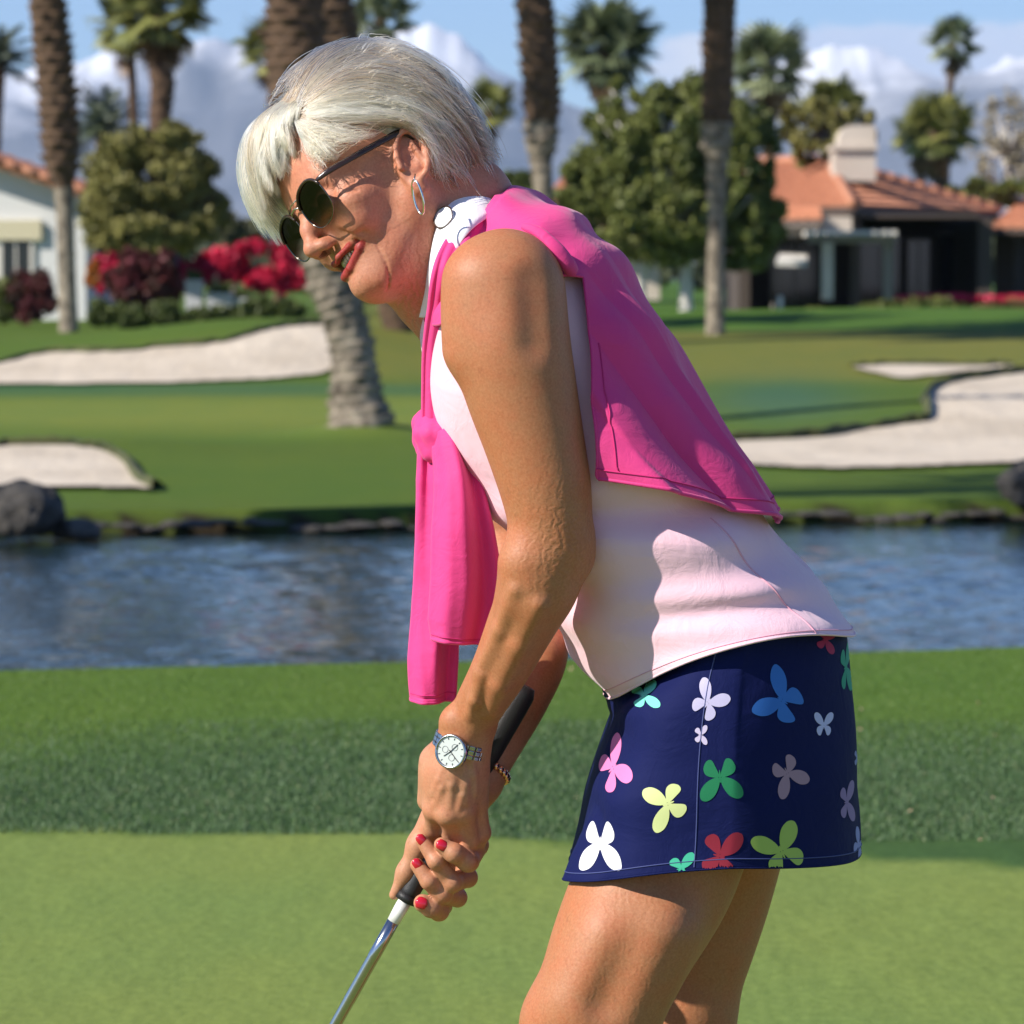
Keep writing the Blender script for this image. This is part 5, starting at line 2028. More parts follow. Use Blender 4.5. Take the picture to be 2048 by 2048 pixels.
def palm_trunk(name, pts, rad, mat, parent, boot=.12, rows=.16, n=36, spiral=7, matsplit=None):
    """boot scars: overlapping leaf bases in two crossing spirals"""
    pts = np.asarray(pts, float)
    L = np.concatenate([[0], np.cumsum(np.linalg.norm(np.diff(pts, axis=0), axis=1))])
    m = max(30, int(L[-1] / rows * 6))
    P_ = np.array([np.interp(np.linspace(0, L[-1], m), L, pts[:, i]) for i in range(3)]).T
    for _ in range(2): P_[1:-1] = (P_[:-2] + P_[1:-1] * 2 + P_[2:]) / 4
    Rr = np.interp(np.linspace(0, L[-1], m), L, rad)
    bt = np.interp(np.linspace(0, L[-1], m), L, boot) if not np.isscalar(boot) else np.full(m, boot)
    T, N_, B_ = frames(P_, (1, 0, 0))
    V = []
    s = np.linspace(0, L[-1], m)
    for i in range(m):
        for j in range(n):
            a = 2 * math.pi * j / n
            ph = s[i] / rows
            row = math.floor(ph + .0); fr = ph - row
            aa = a * spiral / (2 * math.pi) + .5 * row
            cell = abs((aa % 1) - .5) * 2
            jj = mnoise.noise(Vector((row * 3.1, math.floor(aa) * 1.7, pts[0][0])))
            d = (1 - cell ** 2) * (fr ** .8) * (1 + 1.2 * jj)
            d += .35 * mnoise.noise(Vector((s[i] * 5, a * 3, pts[0][0])))
            r = Rr[i] * (1 + bt[i] * (d - .35))
            V.append(P_[i] + (N_[i] * math.cos(a) + B_[i] * math.sin(a)) * r)
    fm = None
    F_ = grid_faces(m, n, False, True)
    if matsplit is not None:
        fm = np.repeat((s[:-1] > matsplit * L[-1]).astype(int), n)
        return mobj(name, V, F_, None, parent, True, mats=mat, fmat=fm)
    return mobj(name, V, F_, mat, parent, True)


# fronds ---------------------------------------------------------------
def fan_frond_mesh(seed, dead=False):
    """fan leaf of unit length, stalk along +X, drooping"""
    r = random.Random(seed)
    m = MB()
    droop = .9 if dead else .38
    m.tube([(0, 0, 0), (.22, 0, .015), (.45, 0, -.02 if not dead else -.05)], .012, 4)
    nb = 15
    for k in range(nb):
        a = (k / (nb - 1) - .5) * 2 * 1.75
        L = .55 * (1 - .18 * abs(a) / 1.75) * r.uniform(.88, 1.08)
        w = .030
        pts = []
        for t in (0, .5, .8, 1.0):
            x = .45 + math.cos(a) * L * t; y = math.sin(a) * L * t
            z = -.02 - droop * (t ** 2.2) * L * .75 - (.10 * abs(a))
            pts.append((x, y, z, w * (.35 + 1.1 * t * (1 - t) * 2) if t < 1 else 0.002))
        dx, dy = -math.sin(a), math.cos(a)
        V = []
        for x, y, z, ww in pts:
            V += [(x - dx * ww * 1.5, y - dy * ww * 1.5, z + .012), (x + dx * ww * 1.5, y + dy * ww * 1.5, z - .012)]
        m.add(V, [(2 * i, 2 * i + 1, 2 * i + 3, 2 * i + 2) for i in range(3)])
    me = bpy.data.meshes.new('frond'); me.from_pydata(m.v, [], m.f)
    return me


def feather_frond_mesh(seed, curve=.5):
    r = random.Random(seed)
    m = MB()
    def sp(t): return (t * .92, 0, .32 * t - curve * 1.05 * t * t)
    m.tube([sp(t) for t in np.linspace(0, 1, 8)], [.014 * (1 - .8 * t) for t in np.linspace(0, 1, 8)], 4)
    for k in range(34):
        t = .12 + .88 * k / 33
        p = sp(t); L = .24 * math.sin(math.pi * min(1, .18 + .82 * t * .95)) + .05
        for s in (1, -1):
            a = r.uniform(.75, 1.0); up = r.uniform(-.5, .15)
            tip = (p[0] + math.cos(a) * L * .75, s * math.sin(a) * L, p[2] + up * L)
            w = .011
            m.add([(p[0] - w, 0, p[2]), (p[0] + w, 0, p[2]), ((p[0] + tip[0]) / 2 + w, tip[1] * .5, (p[2] + tip[2]) / 2 + .02), tip, ((p[0] + tip[0]) / 2 - w, tip[1] * .5, (p[2] + tip[2]) / 2 + .02)], [(0, 1, 2, 3, 4)])
    me = bpy.data.meshes.new('frond'); me.from_pydata(m.v, [], m.f)
    return me


def frond_mat(name, c1, c2):
    m = M(name, rough=.5)
    oi = m.n('ShaderNodeObjectInfo')
    m.base(m.ramp(oi.outputs['Random'], [(0, (*c1, 1)), (1, (*c2, 1))]))
    m.b.inputs['Specular IOR Level'].default_value = .45
    return m


FG = frond_mat('green fan frond', (.085, .105, .025), (.29, .29, .08))
FGB = frond_mat('blue green fan frond', (.085, .115, .055), (.24, .27, .14))
FGD = frond_mat('date palm frond', (.05, .075, .045), (.12, .15, .085))
FDEAD = frond_mat('dry brown frond', (.13, .075, .035), (.24, .16, .085))


def mesh_set(fn, mat, seeds, **k):
    out = []
    for s in seeds:
        me = fn(s, **k); me.materials.append(mat.m); out.append(me)
    return out


FANS = {'g': mesh_set(fan_frond_mesh, FG, (1, 2, 3)), 'b': mesh_set(fan_frond_mesh, FGB, (4, 5, 6)), 'd': mesh_set(fan_frond_mesh, FDEAD, (7, 8), dead=True),
        'f': mesh_set(feather_frond_mesh, FGD, (1, 2, 3)), 'fs': mesh_set(feather_frond_mesh, FGD, (4, 5), curve=.75)}


def put_fronds(parent, top, n, R, kinds, seed, elev=(-50, 80), dead=0):
    r = random.Random(seed)
    for i in range(n + dead):
        isd = i >= n
        me = r.choice(FANS['d'] if isd else FANS[kinds])
        o = bpy.data.objects.new('frond', me); COL.objects.link(o)
        o.parent = parent
        o.matrix_parent_inverse = Matrix.Translation(parent.location).inverted()
        az_ = i * 2.399 + r.uniform(-.3, .3)
        if isd: e_ = math.radians(r.uniform(-82, -55))
        else: e_ = math.radians(elev[0] + (elev[1] - elev[0]) * ((i + .5) / n) ** .8 + r.uniform(-8, 8))
        o.rotation_euler = (r.uniform(-.3, .3), -e_, az_)
        s = R * r.uniform(.85, 1.12) * (.8 if isd else 1)
        o.scale = (s, s, s)
        o.location = Vector(top) - Vector((0, 0, (r.uniform(0, .9) if isd else 0) * R * .5))


def palm(name, label, group, trunk_px, Y, crown=None, R=60, kinds='g', n=34, dead=6, seed=1, boot=.12, mats=None, split=None, rows=.16, cat='palm tree', elev=(-50, 80)):
    """trunk_px: [(u, v, radius px)] from the ground up"""
    k = SPX * Y
    pts = [P(u, v_, Y) for u, v_, r_ in trunk_px]
    g = float(zt(pts[0][0], Y))
    pts[0][2] = g - .05
    root = empty(name, (float(pts[0][0]), Y, g))
    tag(root, label, cat, group)
    palm_trunk('trunk', pts, [r_ * k for *_, r_ in trunk_px], mats or barkp, root, boot, rows, matsplit=split)
    top = pts[-1]
    put_fronds(root, top, n, R * k, kinds, seed, elev, dead)
    return root


DG = 'tall date palms across the pond'
U_OFF = 1024 - 6.6 / 25.2 / SPX
palm('date_palm', 'leaning date palm whose thick pale base stands on a grass mound by the upper bunker', DG,
     [(724, 850, 74), (713, 800, 54), (704, 700, 44), (690, 640, 44), (664, 570, 46), (632, 440, 50), (605, 300, 56), (592, 150, 58), (590, 0, 56), (600, -500, 52), (612, -900, 46)], 43.0,
     R=560, kinds='f', n=40, dead=0, seed=3, boot=[.22, .2, .2, .2, .22, .25, .25, .28, .28, .28, .28], mats=[barkg, barkp], split=.30, rows=.11)
palm('date_palm', 'dark date palm trunk rising just right of the leaning one, above her hair', DG,
     [(800, 640, 30), (760, 500, 32), (725, 350, 34), (700, 200, 38), (672, 60, 43), (660, 0, 44), (650, -560, 40)], 62.0,
     R=400, kinds='f', n=36, dead=0, seed=4, boot=[.1, .12, .2, .25, .3, .3, .3], rows=.15)
palm('date_palm', 'date palm with a ragged bulging trunk in front of the white gabled house', DG,
     [(138, 668, 20), (134, 560, 18), (130, 430, 18), (127, 372, 20), (125, 345, 30), (122, 290, 38), (114, 180, 37), (102, 80, 36), (94, 0, 35), (70, -380, 33)], 68.0,
     R=380, kinds='f', n=36, dead=0, seed=5, boot=[.05, .05, .06, .12, .34, .38, .34, .32, .3, .3], mats=[barkg, barkp], split=.28, rows=.17)
palm('date_palm', 'date palm trunk rising behind her shoulder, left of the broad dark tree', DG,
     [(1120, 655, 18), (1104, 540, 18), (1088, 400, 18), (1082, 320, 22), (1082, 285, 32), (1084, 220, 35), (1078, 110, 37), (1068, 0, 36), (1052, -420, 34)], 66.0,
     R=390, kinds='f', n=36, dead=0, seed=6, boot=[.06, .06, .08, .14, .30, .30, .28, .28, .28], mats=[barkg, barkp], split=.40, rows=.15)
palm('date_palm', 'straight date palm with ringed pale lower trunk before the tiled house', DG,
     [(1431, 662, 20), (1430, 560, 17), (1433, 420, 17), (1434, 320, 22), (1432, 290, 30), (1434, 200, 31), (1437, 100, 32), (1438, 0, 32), (1440, -400, 30)], 67.0,
     R=380, kinds='f', n=36, dead=0, seed=7, boot=[.06, .06, .08, .16, .20, .22, .22, .22, .22], mats=[barkg, barkp], split=.40, rows=.16)

palm('date_palm', 'tall unseen date palm added beyond the left edge of the view to shade the far bank', DG,
     [(U_OFF, 900, 60), (U_OFF + 20, 400, 55), (U_OFF + 30, -2350, 50)], 25.2, R=1050, kinds='f', n=46, dead=0, seed=24, boot=.2, rows=.14)  # palm out of view, added to throw shade on the far bank

FGR = 'fan palms behind the houses and trees'
palm('fan_palm', 'slender fan palm, left one of the pair above the olive tree', FGR, [(268, 520, 10), (268, 260, 9), (262, 90, 8), (258, 50, 8)], 88, R=88, n=26, dead=4, seed=11)
palm('fan_palm', 'stout red-trunked fan palm, right one of the pair above the olive tree', FGR, [(322, 520, 22), (318, 260, 20), (325, 170, 24), (318, 100, 24), (322, 20, 18)], 86, R=120, n=34, dead=10, seed=12, boot=.2)
palm('date_palm', 'grey-green feathery palm cut off by the left edge of the view', None, [(-20, 600, 16), (-14, 300, 15), (-5, 130, 16)], 92, R=95, kinds='f', n=26, dead=0, seed=13, elev=(-35, 75))
palm('date_palm', 'low pale feathery palm behind the ragged trunk at left', None, [(190, 560, 12), (196, 400, 12), (205, 265, 12)], 96, R=110, kinds='f', n=26, dead=0, seed=14, elev=(-35, 75))
palm('fan_palm', 'fan palm half hidden behind the leaning trunk, left of her hair', FGR, [(560, 560, 12), (556, 300, 12), (545, 100, 14)], 90, R=82, n=30, dead=6, seed=15)
palm('fan_palm', 'fan palm crown showing above the top of her hair', FGR, [(770, 560, 12), (766, 300, 12), (762, 35, 12)], 94, R=82, kinds='b', n=26, dead=4, seed=16)
palm('fan_palm', 'small fan palm right behind the back of her head', FGR, [(985, 560, 10), (982, 380, 10), (980, 212, 9)], 100, R=62, n=24, dead=4, seed=17)
palm('fan_palm', 'large bushy fan palm behind the broad dark tree', FGR, [(1215, 600, 16), (1212, 260, 16), (1210, 90, 18)], 86, R=112, kinds='b', n=46, dead=12, seed=18)
palm('fan_palm', 'blue-green fan palm right of the straight date palm', FGR, [(1540, 560, 13), (1538, 300, 13), (1538, 130, 13)], 120, R=98, kinds='b', n=38, dead=10, seed=19)
palm('fan_palm', 'olive fan palm left of the chimney', FGR, [(1660, 560, 12), (1662, 360, 12), (1668, 215, 13)], 124, R=78, n=36, dead=8, seed=20)
palm('fan_palm', 'tallest thin fan palm against the clouds at right', FGR, [(1890, 560, 8), (1893, 300, 7), (1903, 140, 7), (1905, 85, 8)], 130, R=62, kinds='b', n=26, dead=3, seed=21)
palm('fan_palm', 'fan palm with a hanging brown skirt right of the chimney', FGR, [(1888, 560, 12), (1884, 380, 14), (1874, 255, 14)], 122, R=88, n=38, dead=26, seed=22, boot=.2)
palm('fan_palm', 'low fan palm just right of the chimney', FGR, [(1838, 560, 8), (1842, 380, 8), (1836, 275, 8)], 126, R=62, n=24, dead=4, seed=23)

# broad-leaved trees ---------------------------------------------------
LV_OL = leaf_mat('olive leaves', (.085, .085, .020), (.33, .30, .09))
LV_DK = leaf_mat('dark green leaves', (.045, .065, .012), (.24, .26, .065))
LV_PALE = leaf_mat('pale olive leaves', (.20, .18, .12), (.38, .34, .24))
LV_RED = leaf_mat('crimson bracts', (.42, .008, .045), (.85, .045, .13))
LV_DR = leaf_mat('wine red and green leaves', (.030, .028, .010), (.17, .02, .035))
LV_SH = leaf_mat('shrub leaves', (.04, .06, .012), (.14, .17, .045))
LV_OR = leaf_mat('orange flowers', (.35, .10, .02), (.65, .28, .06))


def tree(name, label, vol_px, Y, trunk, n, size, mat, seed, group=None, tmat=None, nblob=90, clump=.22, limbs=True, cat='tree', thick=.75):
    k = SPX * Y
    vol = []
    for (u, v_, ru, rv) in vol_px:
        vol.append((P(u, v_, Y), (ru * k, max(ru, rv) * k * thick, rv * k)))
    gx = P(trunk[0][0][0], trunk[0][0][1], Y)[0] if trunk else vol[0][0][0]
    g = float(zt(gx, Y))
    root = empty(name, (float(gx), Y, g))
    tag(root, label, cat, group)
    for tr_ in (trunk or []):
        pts = [P(u, v_, Y) for u, v_, r_ in tr_]
        pts[0][2] = float(zt(pts[0][0], Y)) - .05
        rad = [r_ * k for *_, r_ in tr_]
        pp = catmull(pts, 14)
        tube('trunk', pp + rng.normal(0, .012, pp.shape), np.interp(np.linspace(0, 1, 14), np.linspace(0, 1, len(rad)), rad), tmat or barkt, root, 10)
    if limbs and trunk:
        b0 = P(trunk[0][-1][0], trunk[0][-1][1], Y)
        m = MB()
        r = random.Random(seed)
        for c, rd in vol:
            for q in range(5):
                e_ = np.array(c) + np.array([r.uniform(-.6, .6) * rd[0], r.uniform(-.6, .6) * rd[1], r.uniform(-.5, .7) * rd[2]])
                md_ = (b0 + e_) / 2 + np.array([0, 0, -.15 * rd[2]])
                m.tube(catmull([b0, md_, e_], 7), np.linspace(.012, .003, 7) * Y * .085, 5)
        m.build('limbs', tmat or barkt, root, True)
    V, F_, T = leaf_cloud(vol, n, size, seed, clump, nblob)
    mobj('crown' if cat == 'tree' else 'foliage', V, F_, mat, root, False, attrs={'tint': T})
    return root


tree('olive_tree', 'rounded olive-green tree between the white gabled house and her face', [(300, 350, 125, 90), (230, 400, 80, 90), (395, 420, 70, 75), (320, 290, 90, 45), (300, 450, 130, 60)], 80,
     [[(300, 610, 9), (300, 480, 8), (305, 400, 6)]], 42000, .060, LV_OL, 31, nblob=330, clump=.24)
tree('shade_tree', 'broad dark green tree with two whitewashed trunks left of the tiled house', [(1250, 300, 110, 130), (1370, 280, 110, 130), (1190, 390, 90, 80), (1480, 330, 75, 150), (1330, 420, 170, 110), (1510, 440, 60, 90), (1440, 480, 110, 60), (1250, 220, 60, 60)], 82,
     [[(1374, 640, 15), (1372, 560, 13), (1380, 470, 10)], [(1284, 640, 9), (1286, 560, 9), (1300, 470, 8)]], 90000, .062, LV_DK, 32, tmat=barkw, nblob=520, clump=.20)
tree('olive_tree', 'loose yellowish tree behind the chimney', [(1620, 250, 60, 60), (1700, 260, 50, 60), (1655, 300, 70, 40)], 100, [[(1660, 600, 8), (1660, 400, 7), (1655, 300, 5)]], 4200, .10, LV_OL, 33, nblob=60)
tree('bare_tree', 'pale half-bare tree at the right edge behind the roofs', [(2010, 250, 60, 70), (1990, 320, 55, 50), (2060, 300, 60, 80)], 110, [[(2020, 560, 7), (2018, 400, 6), (2015, 300, 4)]], 3000, .06, LV_PALE, 34, tmat=barkw, nblob=90, clump=.3)
tree('dark_tree', 'low dark bushy tree above the far right roof', [(1960, 390, 60, 32), (2035, 385, 50, 30), (1900, 400, 40, 22)], 106, [[(1970, 560, 8), (1970, 400, 7)]], 6000, .10, LV_DK, 35, nblob=60)
tree('bushy_tree', 'low yellow-green tree behind her collar', [(1030, 380, 60, 38), (960, 400, 60, 40)], 90, [[(1020, 620, 8), (1022, 420, 6)]], 9000, .09, LV_SH, 36, nblob=70, clump=.3)
tree('bushy_tree', 'greyish bushy tree beside the olive tree and her fringe', [(475, 470, 60, 45), (430, 440, 40, 30)], 110, [[(470, 600, 8), (470, 480, 6)]], 6000, .10, leaf_mat('grey green leaves', (.06, .065, .03), (.17, .17, .09)), 37, nblob=60)

tree('bougainvillea', 'bright red flowering bougainvillea hedge behind her sunglasses', [(372, 545, 40, 34), (420, 540, 50, 40), (500, 535, 60, 45), (570, 530, 50, 48), (650, 545, 70, 46), (760, 560, 80, 40)], 88, None, 22000, .075, LV_RED, 41, nblob=120, clump=.34, limbs=False, cat='hedge', thick=.4)
tree('round_bush', 'dark rounded wine-red bush right of the white gabled house', [(285, 560, 72, 60), (335, 560, 30, 58)], 76, None, 12000, .06, LV_DR, 42, nblob=110, clump=.24, limbs=False, cat='bush')
tree('round_bush', 'crimson bush hidden behind the dark rounded bush', [(215, 545, 32, 50), (240, 530, 50, 36)], 80, None, 4000, .06, LV_RED, 43, nblob=30, clump=.3, limbs=False, cat='bush')
tree('flowering_bush', 'small orange flowering bush at the corner of the white gabled house', [(186, 548, 13, 24)], 77, None, 2200, .05, LV_OR, 44, nblob=24, clump=.4, limbs=False, cat='bush')
for i, (u, v_, a, b, lb) in enumerate(((60, 590, 52, 55, 'dark shrub under the window of the white gabled house'), (10, 600, 40, 45, 'dark shrub at the left edge of the view'))):
    tree('shrub', lb, [(u, v_, a, b)], 75, None, 6000, .05, LV_DR if i == 0 else LV_DK, 45 + i, nblob=50, clump=.3, limbs=False, cat='shrub')
for i, (u, v_, a, b, lb) in enumerate(((205, 628, 26, 26, 'leafy shrub just right of the ragged palm trunk base'), (262, 634, 34, 26, 'leafy shrub below the dark rounded bush'), (330, 628, 34, 30, 'tall leafy shrub left of the pale planters'), (395, 636, 34, 20, 'low shrub in front of the pale planters'),
                                    (450, 632, 34, 22, 'low shrub under the red bougainvillea'), (515, 622, 34, 30, 'leafy shrub at the head of the upper bunker'), (575, 622, 30, 24, 'leafy shrub left of the leaning palm trunk'))):
    tree('shrub', lb, [(u, v_, a, b)], 72, None, 3400, .05, LV_SH, 50 + i, 'green shrubs in a row above the upper bunker', nblob=40, clump=.34, limbs=False, cat='shrub')
tree('flower_hedge', 'low hedge topped with red flowers before the tiled house', [(1830, 598, 40, 7), (1900, 598, 60, 7), (1980, 600, 60, 7), (2060, 600, 60, 8)], 84, None, 7000, .05, LV_RED, 61, nblob=120, clump=.4, limbs=False, cat='hedge', thick=.35)
tree('hedge', 'dark clipped hedge below the red flowers at right', [(1780, 625, 60, 24), (1870, 625, 70, 26), (1960, 632, 70, 24), (2050, 630, 60, 28)], 82, None, 14000, .055, LV_DK, 62, nblob=150, clump=.3, limbs=False, cat='hedge', thick=.35)
tree('hedge', 'brownish red-tinged hedge at the right edge of the lawn', [(1990, 625, 50, 20), (2060, 620, 50, 24)], 80, None, 4000, .05, leaf_mat('rusty leaves', (.07, .05, .02), (.24, .12, .05)), 63, nblob=50, clump=.34, limbs=False, cat='hedge', thick=.35)
for i, (u, v_, a, b, lb) in enumerate(((1620, 638, 34, 20, 'dark low shrub left of the blue post'), (1700, 648, 50, 12, 'flat grey-green shrub beside the blue post'), (1800, 646, 40, 14, 'low shrub right of the blue post'))):
    tree('shrub', lb, [(u, v_, a, b)], 80, None, 3200, .05, LV_SH if i else LV_DK, 70 + i, nblob=40, clump=.34, limbs=False, cat='shrub', thick=.5)

# distant tree belt closing the view
r = np.random.default_rng(9)
vol = []
for i in range(60):
    u = -500 + i * 52 + r.uniform(-20, 20); Y = 190 + r.uniform(-15, 15)
    h_ = r.uniform(60, 120) if not (1000 < u < 1150) else 60
    vol.append((P(u, 560 - h_ * .4, Y), (r.uniform(40, 70) * SPX * Y, 2.5, h_ * .6 * SPX * Y)))
V, F_, T = leaf_cloud(vol, 60000, .22, 8, .3, 700)
tag(mobj('distant_woods', V, F_, leaf_mat('far leaves', (.035, .05, .022), (.12, .14, .07)), None, False, attrs={'tint': T}), 'distant belt of trees behind the houses', 'woods', kind='stuff')
# ================================================================== BUILDINGS
stucco = M('white stucco', (.70, .70, .68, 1), .9)
stucco.bump(stucco.noise(12, 4, .6), .15, .02)
cream = M('cream stucco', (.58, .49, .40, 1), .9)
cream.base(cream.ramp(cream.noise(1.2, 4, .6), [(.3, (.52, .44, .36, 1)), (.7, (.62, .54, .45, 1))]))
brownw = M('shade-dark stucco', (.075, .055, .045, 1), .9)  # dark base puts the porch shade into the wall colour
trimc = M('pale yellow trim', (.62, .56, .38, 1), .85)
glassd = M('dark window glass', (.012, .014, .016, 1), .08)
timber = M('grey painted timber', (.24, .205, .17, 1), .8)
white_p = M('white paint', (.70, .66, .59, 1), .6)
tile = M('terracotta tile', (.52, .20, .12, 1), .85)
tile.base(tile.ramp(tile.noise(4, 5, .7), [(.25, (.34, .13, .07, 1)), (.55, (.50, .22, .125, 1)), (.8, (.62, .32, .19, 1))]))


def lerp3(a, b, t): return np.asarray(a) * (1 - t) + np.asarray(b) * t


def tiled_face(A_, B_, C_, D_, parent, pitch=.24, course=.38, name='tile_field'):
    """barrel tiles on a roof face: A-B eave, D-C ridge (C, D may meet)"""
    A_, B_, C_, D_ = map(np.asarray, (A_, B_, C_, D_))
    w = np.linalg.norm(B_ - A_); h = np.linalg.norm((C_ + D_) / 2 - (A_ + B_) / 2)
    ncol = max(4, int(w / pitch)); nrow = max(3, int(h / course))
    n_ = np.cross(B_ - A_, (C_ + D_) / 2 - A_); n_ /= np.linalg.norm(n_)
    if n_[2] < 0: n_ = -n_
    m = MB()
    nu = ncol * 4 + 1
    V, F_ = [], []
    for r in range(nrow):
        base = len(V)
        for e_, lift in ((0, .055), (1, .0)):
            t = (r + e_ * 1.0) / nrow
            L, R_ = lerp3(A_, D_, t), lerp3(B_, C_, t)
            for i in range(nu):
                s = i / (nu - 1)
                hgt_ = .05 * abs(math.sin(math.pi * s * ncol)) + lift
                V.append(lerp3(L, R_, s) + n_ * hgt_)
        for i in range(nu - 1):
            F_.append((base + i, base + i + 1, base + nu + i + 1, base + nu + i))
        # butt edge of the course
        b2 = len(V)
        for i in range(nu):
            V.append(V[base + i] - n_ * .07)
        for i in range(nu - 1):
            F_.append((b2 + i, b2 + i + 1, base + i + 1, base + i))
    o = mobj(name, V, F_, tile, parent, False)
    o['kind'] = 'stuff'
    return o


def slab(name, pts, th, mat, parent):
    """prism: polygon pts (3D) extruded by vector th"""
    pts = np.array(pts, float); n = len(pts); th = np.array(th, float)
    V = np.concatenate([pts, pts + th])
    F_ = [tuple(range(n))[::-1], tuple(range(n, 2 * n))] + [(i, (i + 1) % n, n + (i + 1) % n, n + i) for i in range(n)]
    return mobj(name, V, F_, mat, parent, False)


def bx(name, u0, u1, v0, v1, Y, dep, mat, parent):
    """upright block whose front face covers a picture rectangle at distance Y"""
    a, b = P(u0, v1, Y), P(u1, v0, Y)
    z0, z1 = sorted((a[2], b[2]))
    m = MB(); m.box(((a[0] + b[0]) / 2, Y + dep / 2, (z0 + z1) / 2), (abs(b[0] - a[0]), dep, z1 - z0))
    return m.build(name, mat, parent)


# --- white gabled house, left
YL = 82.0
hl = empty('gabled_house', (float(P(-60, 640, YL)[0]), YL, float(zt(-6, YL))))
tag(hl, 'white stuccoed gabled house with red tile verge at the left edge of the view', 'house')
apexL = P(-330, 230, YL); cornL = P(172, 395, YL); baseL = P(172, 668, YL); lft = P(-840, 395, YL); lb_ = P(-840, 668, YL)
slab('wall', [lb_, baseL, cornL, apexL, lft], (0, 9, 0), stucco, hl)
up = np.array([0, 0, .05])
e1 = P(216, 410, YL)
for A_, B_ in ((P(216, 412, YL - .5), apexL + np.array([0, -.5, .06])), (P(-880, 412, YL - .5), apexL + np.array([0, -.5, .06]))):
    A2, B2 = np.array(A_) + np.array([0, 10.5, 0]), np.array(B_) + np.array([0, 10.5, 0])
    rf = slab('roof', [A_, B_, B2, A2], (0, 0, .10), tile, hl)
    tiled_face(np.array(A_) + np.array([0, 0, .11]), np.array(A2) + np.array([0, 0, .11]), np.array(B2) + np.array([0, 0, .11]), np.array(B_) + np.array([0, 0, .11]), rf)
    m = MB()
    nn_ = 16
    for i in range(nn_):
        a_, b_ = lerp3(A_, B_, i / nn_), lerp3(A_, B_, (i + 1.08) / nn_)
        m.tube([a_ + np.array([0, -.02, .13]), b_ + np.array([0, -.02, .15])], [.075, .06], 8)
    o = m.build('verge_tiles', tile, rf, True); o['kind'] = 'stuff'
fr_ = bx('window_surround', -20, 82, 440, 480, YL - .12, .12, trimc, hl)
w_ = bx('window', 4, 60, 470, 560, YL - .03, .06, glassd, hl)
bx('window_frame', -4, 4, 468, 562, YL - .06, .06, white_p, w_); bx('window_frame', 60, 67, 468, 562, YL - .06, .06, white_p, w_); bx('window_frame', 4, 60, 462, 470, YL - .06, .06, white_p, w_)
bx('mullion', 30, 33, 470, 560, YL - .055, .03, white_p, w_)

# --- tiled house, right
YR = 96.0
hr = empty('tiled_house', (float(P(1720, 640, YR)[0]), YR, float(zt(8, YR))))
tag(hr, 'low house with terracotta hip roof, cream chimney and shaded pergola porch', 'house')
C0 = P(1705, 414, 93); Lc = P(1400, 424, 101); Rc = P(1998, 426, 104); Ap = P(1653, 326, 101); ApL = P(1480, 330, 107); Bk = P(1660, 420, 116)
rfm = slab('roof', [C0, Rc, Bk, Lc], (0, 0, -.14), brownw, hr)
tiled_face(Lc, C0, Ap, ApL, rfm); tiled_face(C0, Rc, Ap + np.array([.01, 0, 0]), Ap, rfm)
mobj('roof_back', [Rc, Bk, Ap, ApL, Lc], [(0, 1, 2), (1, 3, 2), (1, 4, 3)], tile, rfm, False)
hipm = MB()
for a_, b_ in ((C0, Ap), (Ap, ApL), (Ap, Rc)):
    k = int(np.linalg.norm(np.array(b_) - a_) / .42)
    for i in range(k):
        p0, p1 = lerp3(a_, b_, i / k), lerp3(a_, b_, (i + 1.1) / k)
        hipm.tube([p0 + np.array([0, 0, .07]), p1 + np.array([0, 0, .10])], [.13, .10], 8)
o = hipm.build('ridge_tiles', tile, rfm, True); o['kind'] = 'stuff'
# lower tiled strip at left
L1, L2 = P(1530, 442, 92.5), P(1645, 440, 91.5); L3, L4 = P(1640, 416, 94), P(1545, 416, 95)
lr = slab('lower_roof', [L1, L2, L3, L4], (0, 0, -.12), brownw, hr)
tiled_face(L1, L2, L3, L4, lr)
# walls
bx('wall', 1500, 1700, 425, 650, 99, .3, brownw, hr)
bx('wall', 1700, 1975, 436, 650, 100, .3, brownw, hr)
bx('wall', 1955, 1985, 436, 650, 94.5, 5.6, brownw, hr)
bx('side_wall', 1478, 1500, 430, 650, 93, 6.2, brownw, hr)
bx('porch_ceiling', 1500, 1960, 428, 436, 93.5, 6.4, brownw, hr)
bx('cream_pier', 1646, 1704, 433, 462, 93.2, .9, cream, hr)
bx('beam', 1520, 1640, 455, 474, 90.6, .5, timber, hr)
bx('flat_porch_roof', 1520, 1640, 449, 455, 90.4, 5, timber, hr)
# openings
for i, (a, b, c, d) in enumerate(((1720, 1800, 470, 620), (1815, 1860, 480, 620), (1880, 1940, 470, 620), (1540, 1640, 480, 620))):
    w_ = bx('window', a, b, c, d, 98.9 if a < 1700 else 99.9, .08, glassd, hr)
    bx('frame', a - 3, b + 3, c - 4, c, 98.85 if a < 1700 else 99.85, .1, timber, w_)
    bx('mullion', (a + b) / 2 - 1.5, (a + b) / 2 + 1.5, c, d, 98.86 if a < 1700 else 99.86, .03, timber, w_)
# pergola
bx('pergola_beam', 1618, 1792, 470, 486, 88.6, .25, timber, hr)
for k in range(9):
    u = 1622 + k * 20.5
    bx('pergola_rafter', u, u + 8, 461, 470, 88.0, 5.2, white_p, hr)
bx('column', 1645, 1667, 486, 600, 88.5, .25, cream, hr)
bx('column', 1768, 1786, 486, 600, 88.7, .22, timber, hr)
bx('column', 1703, 1722, 440, 620, 93.6, .4, brownw, hr)
aw = slab('awning', [P(1552, 520, 89), P(1614, 522, 89), P(1614, 508, 91), P(1560, 506, 91)], (0, 0, -.12), white_p, hr)
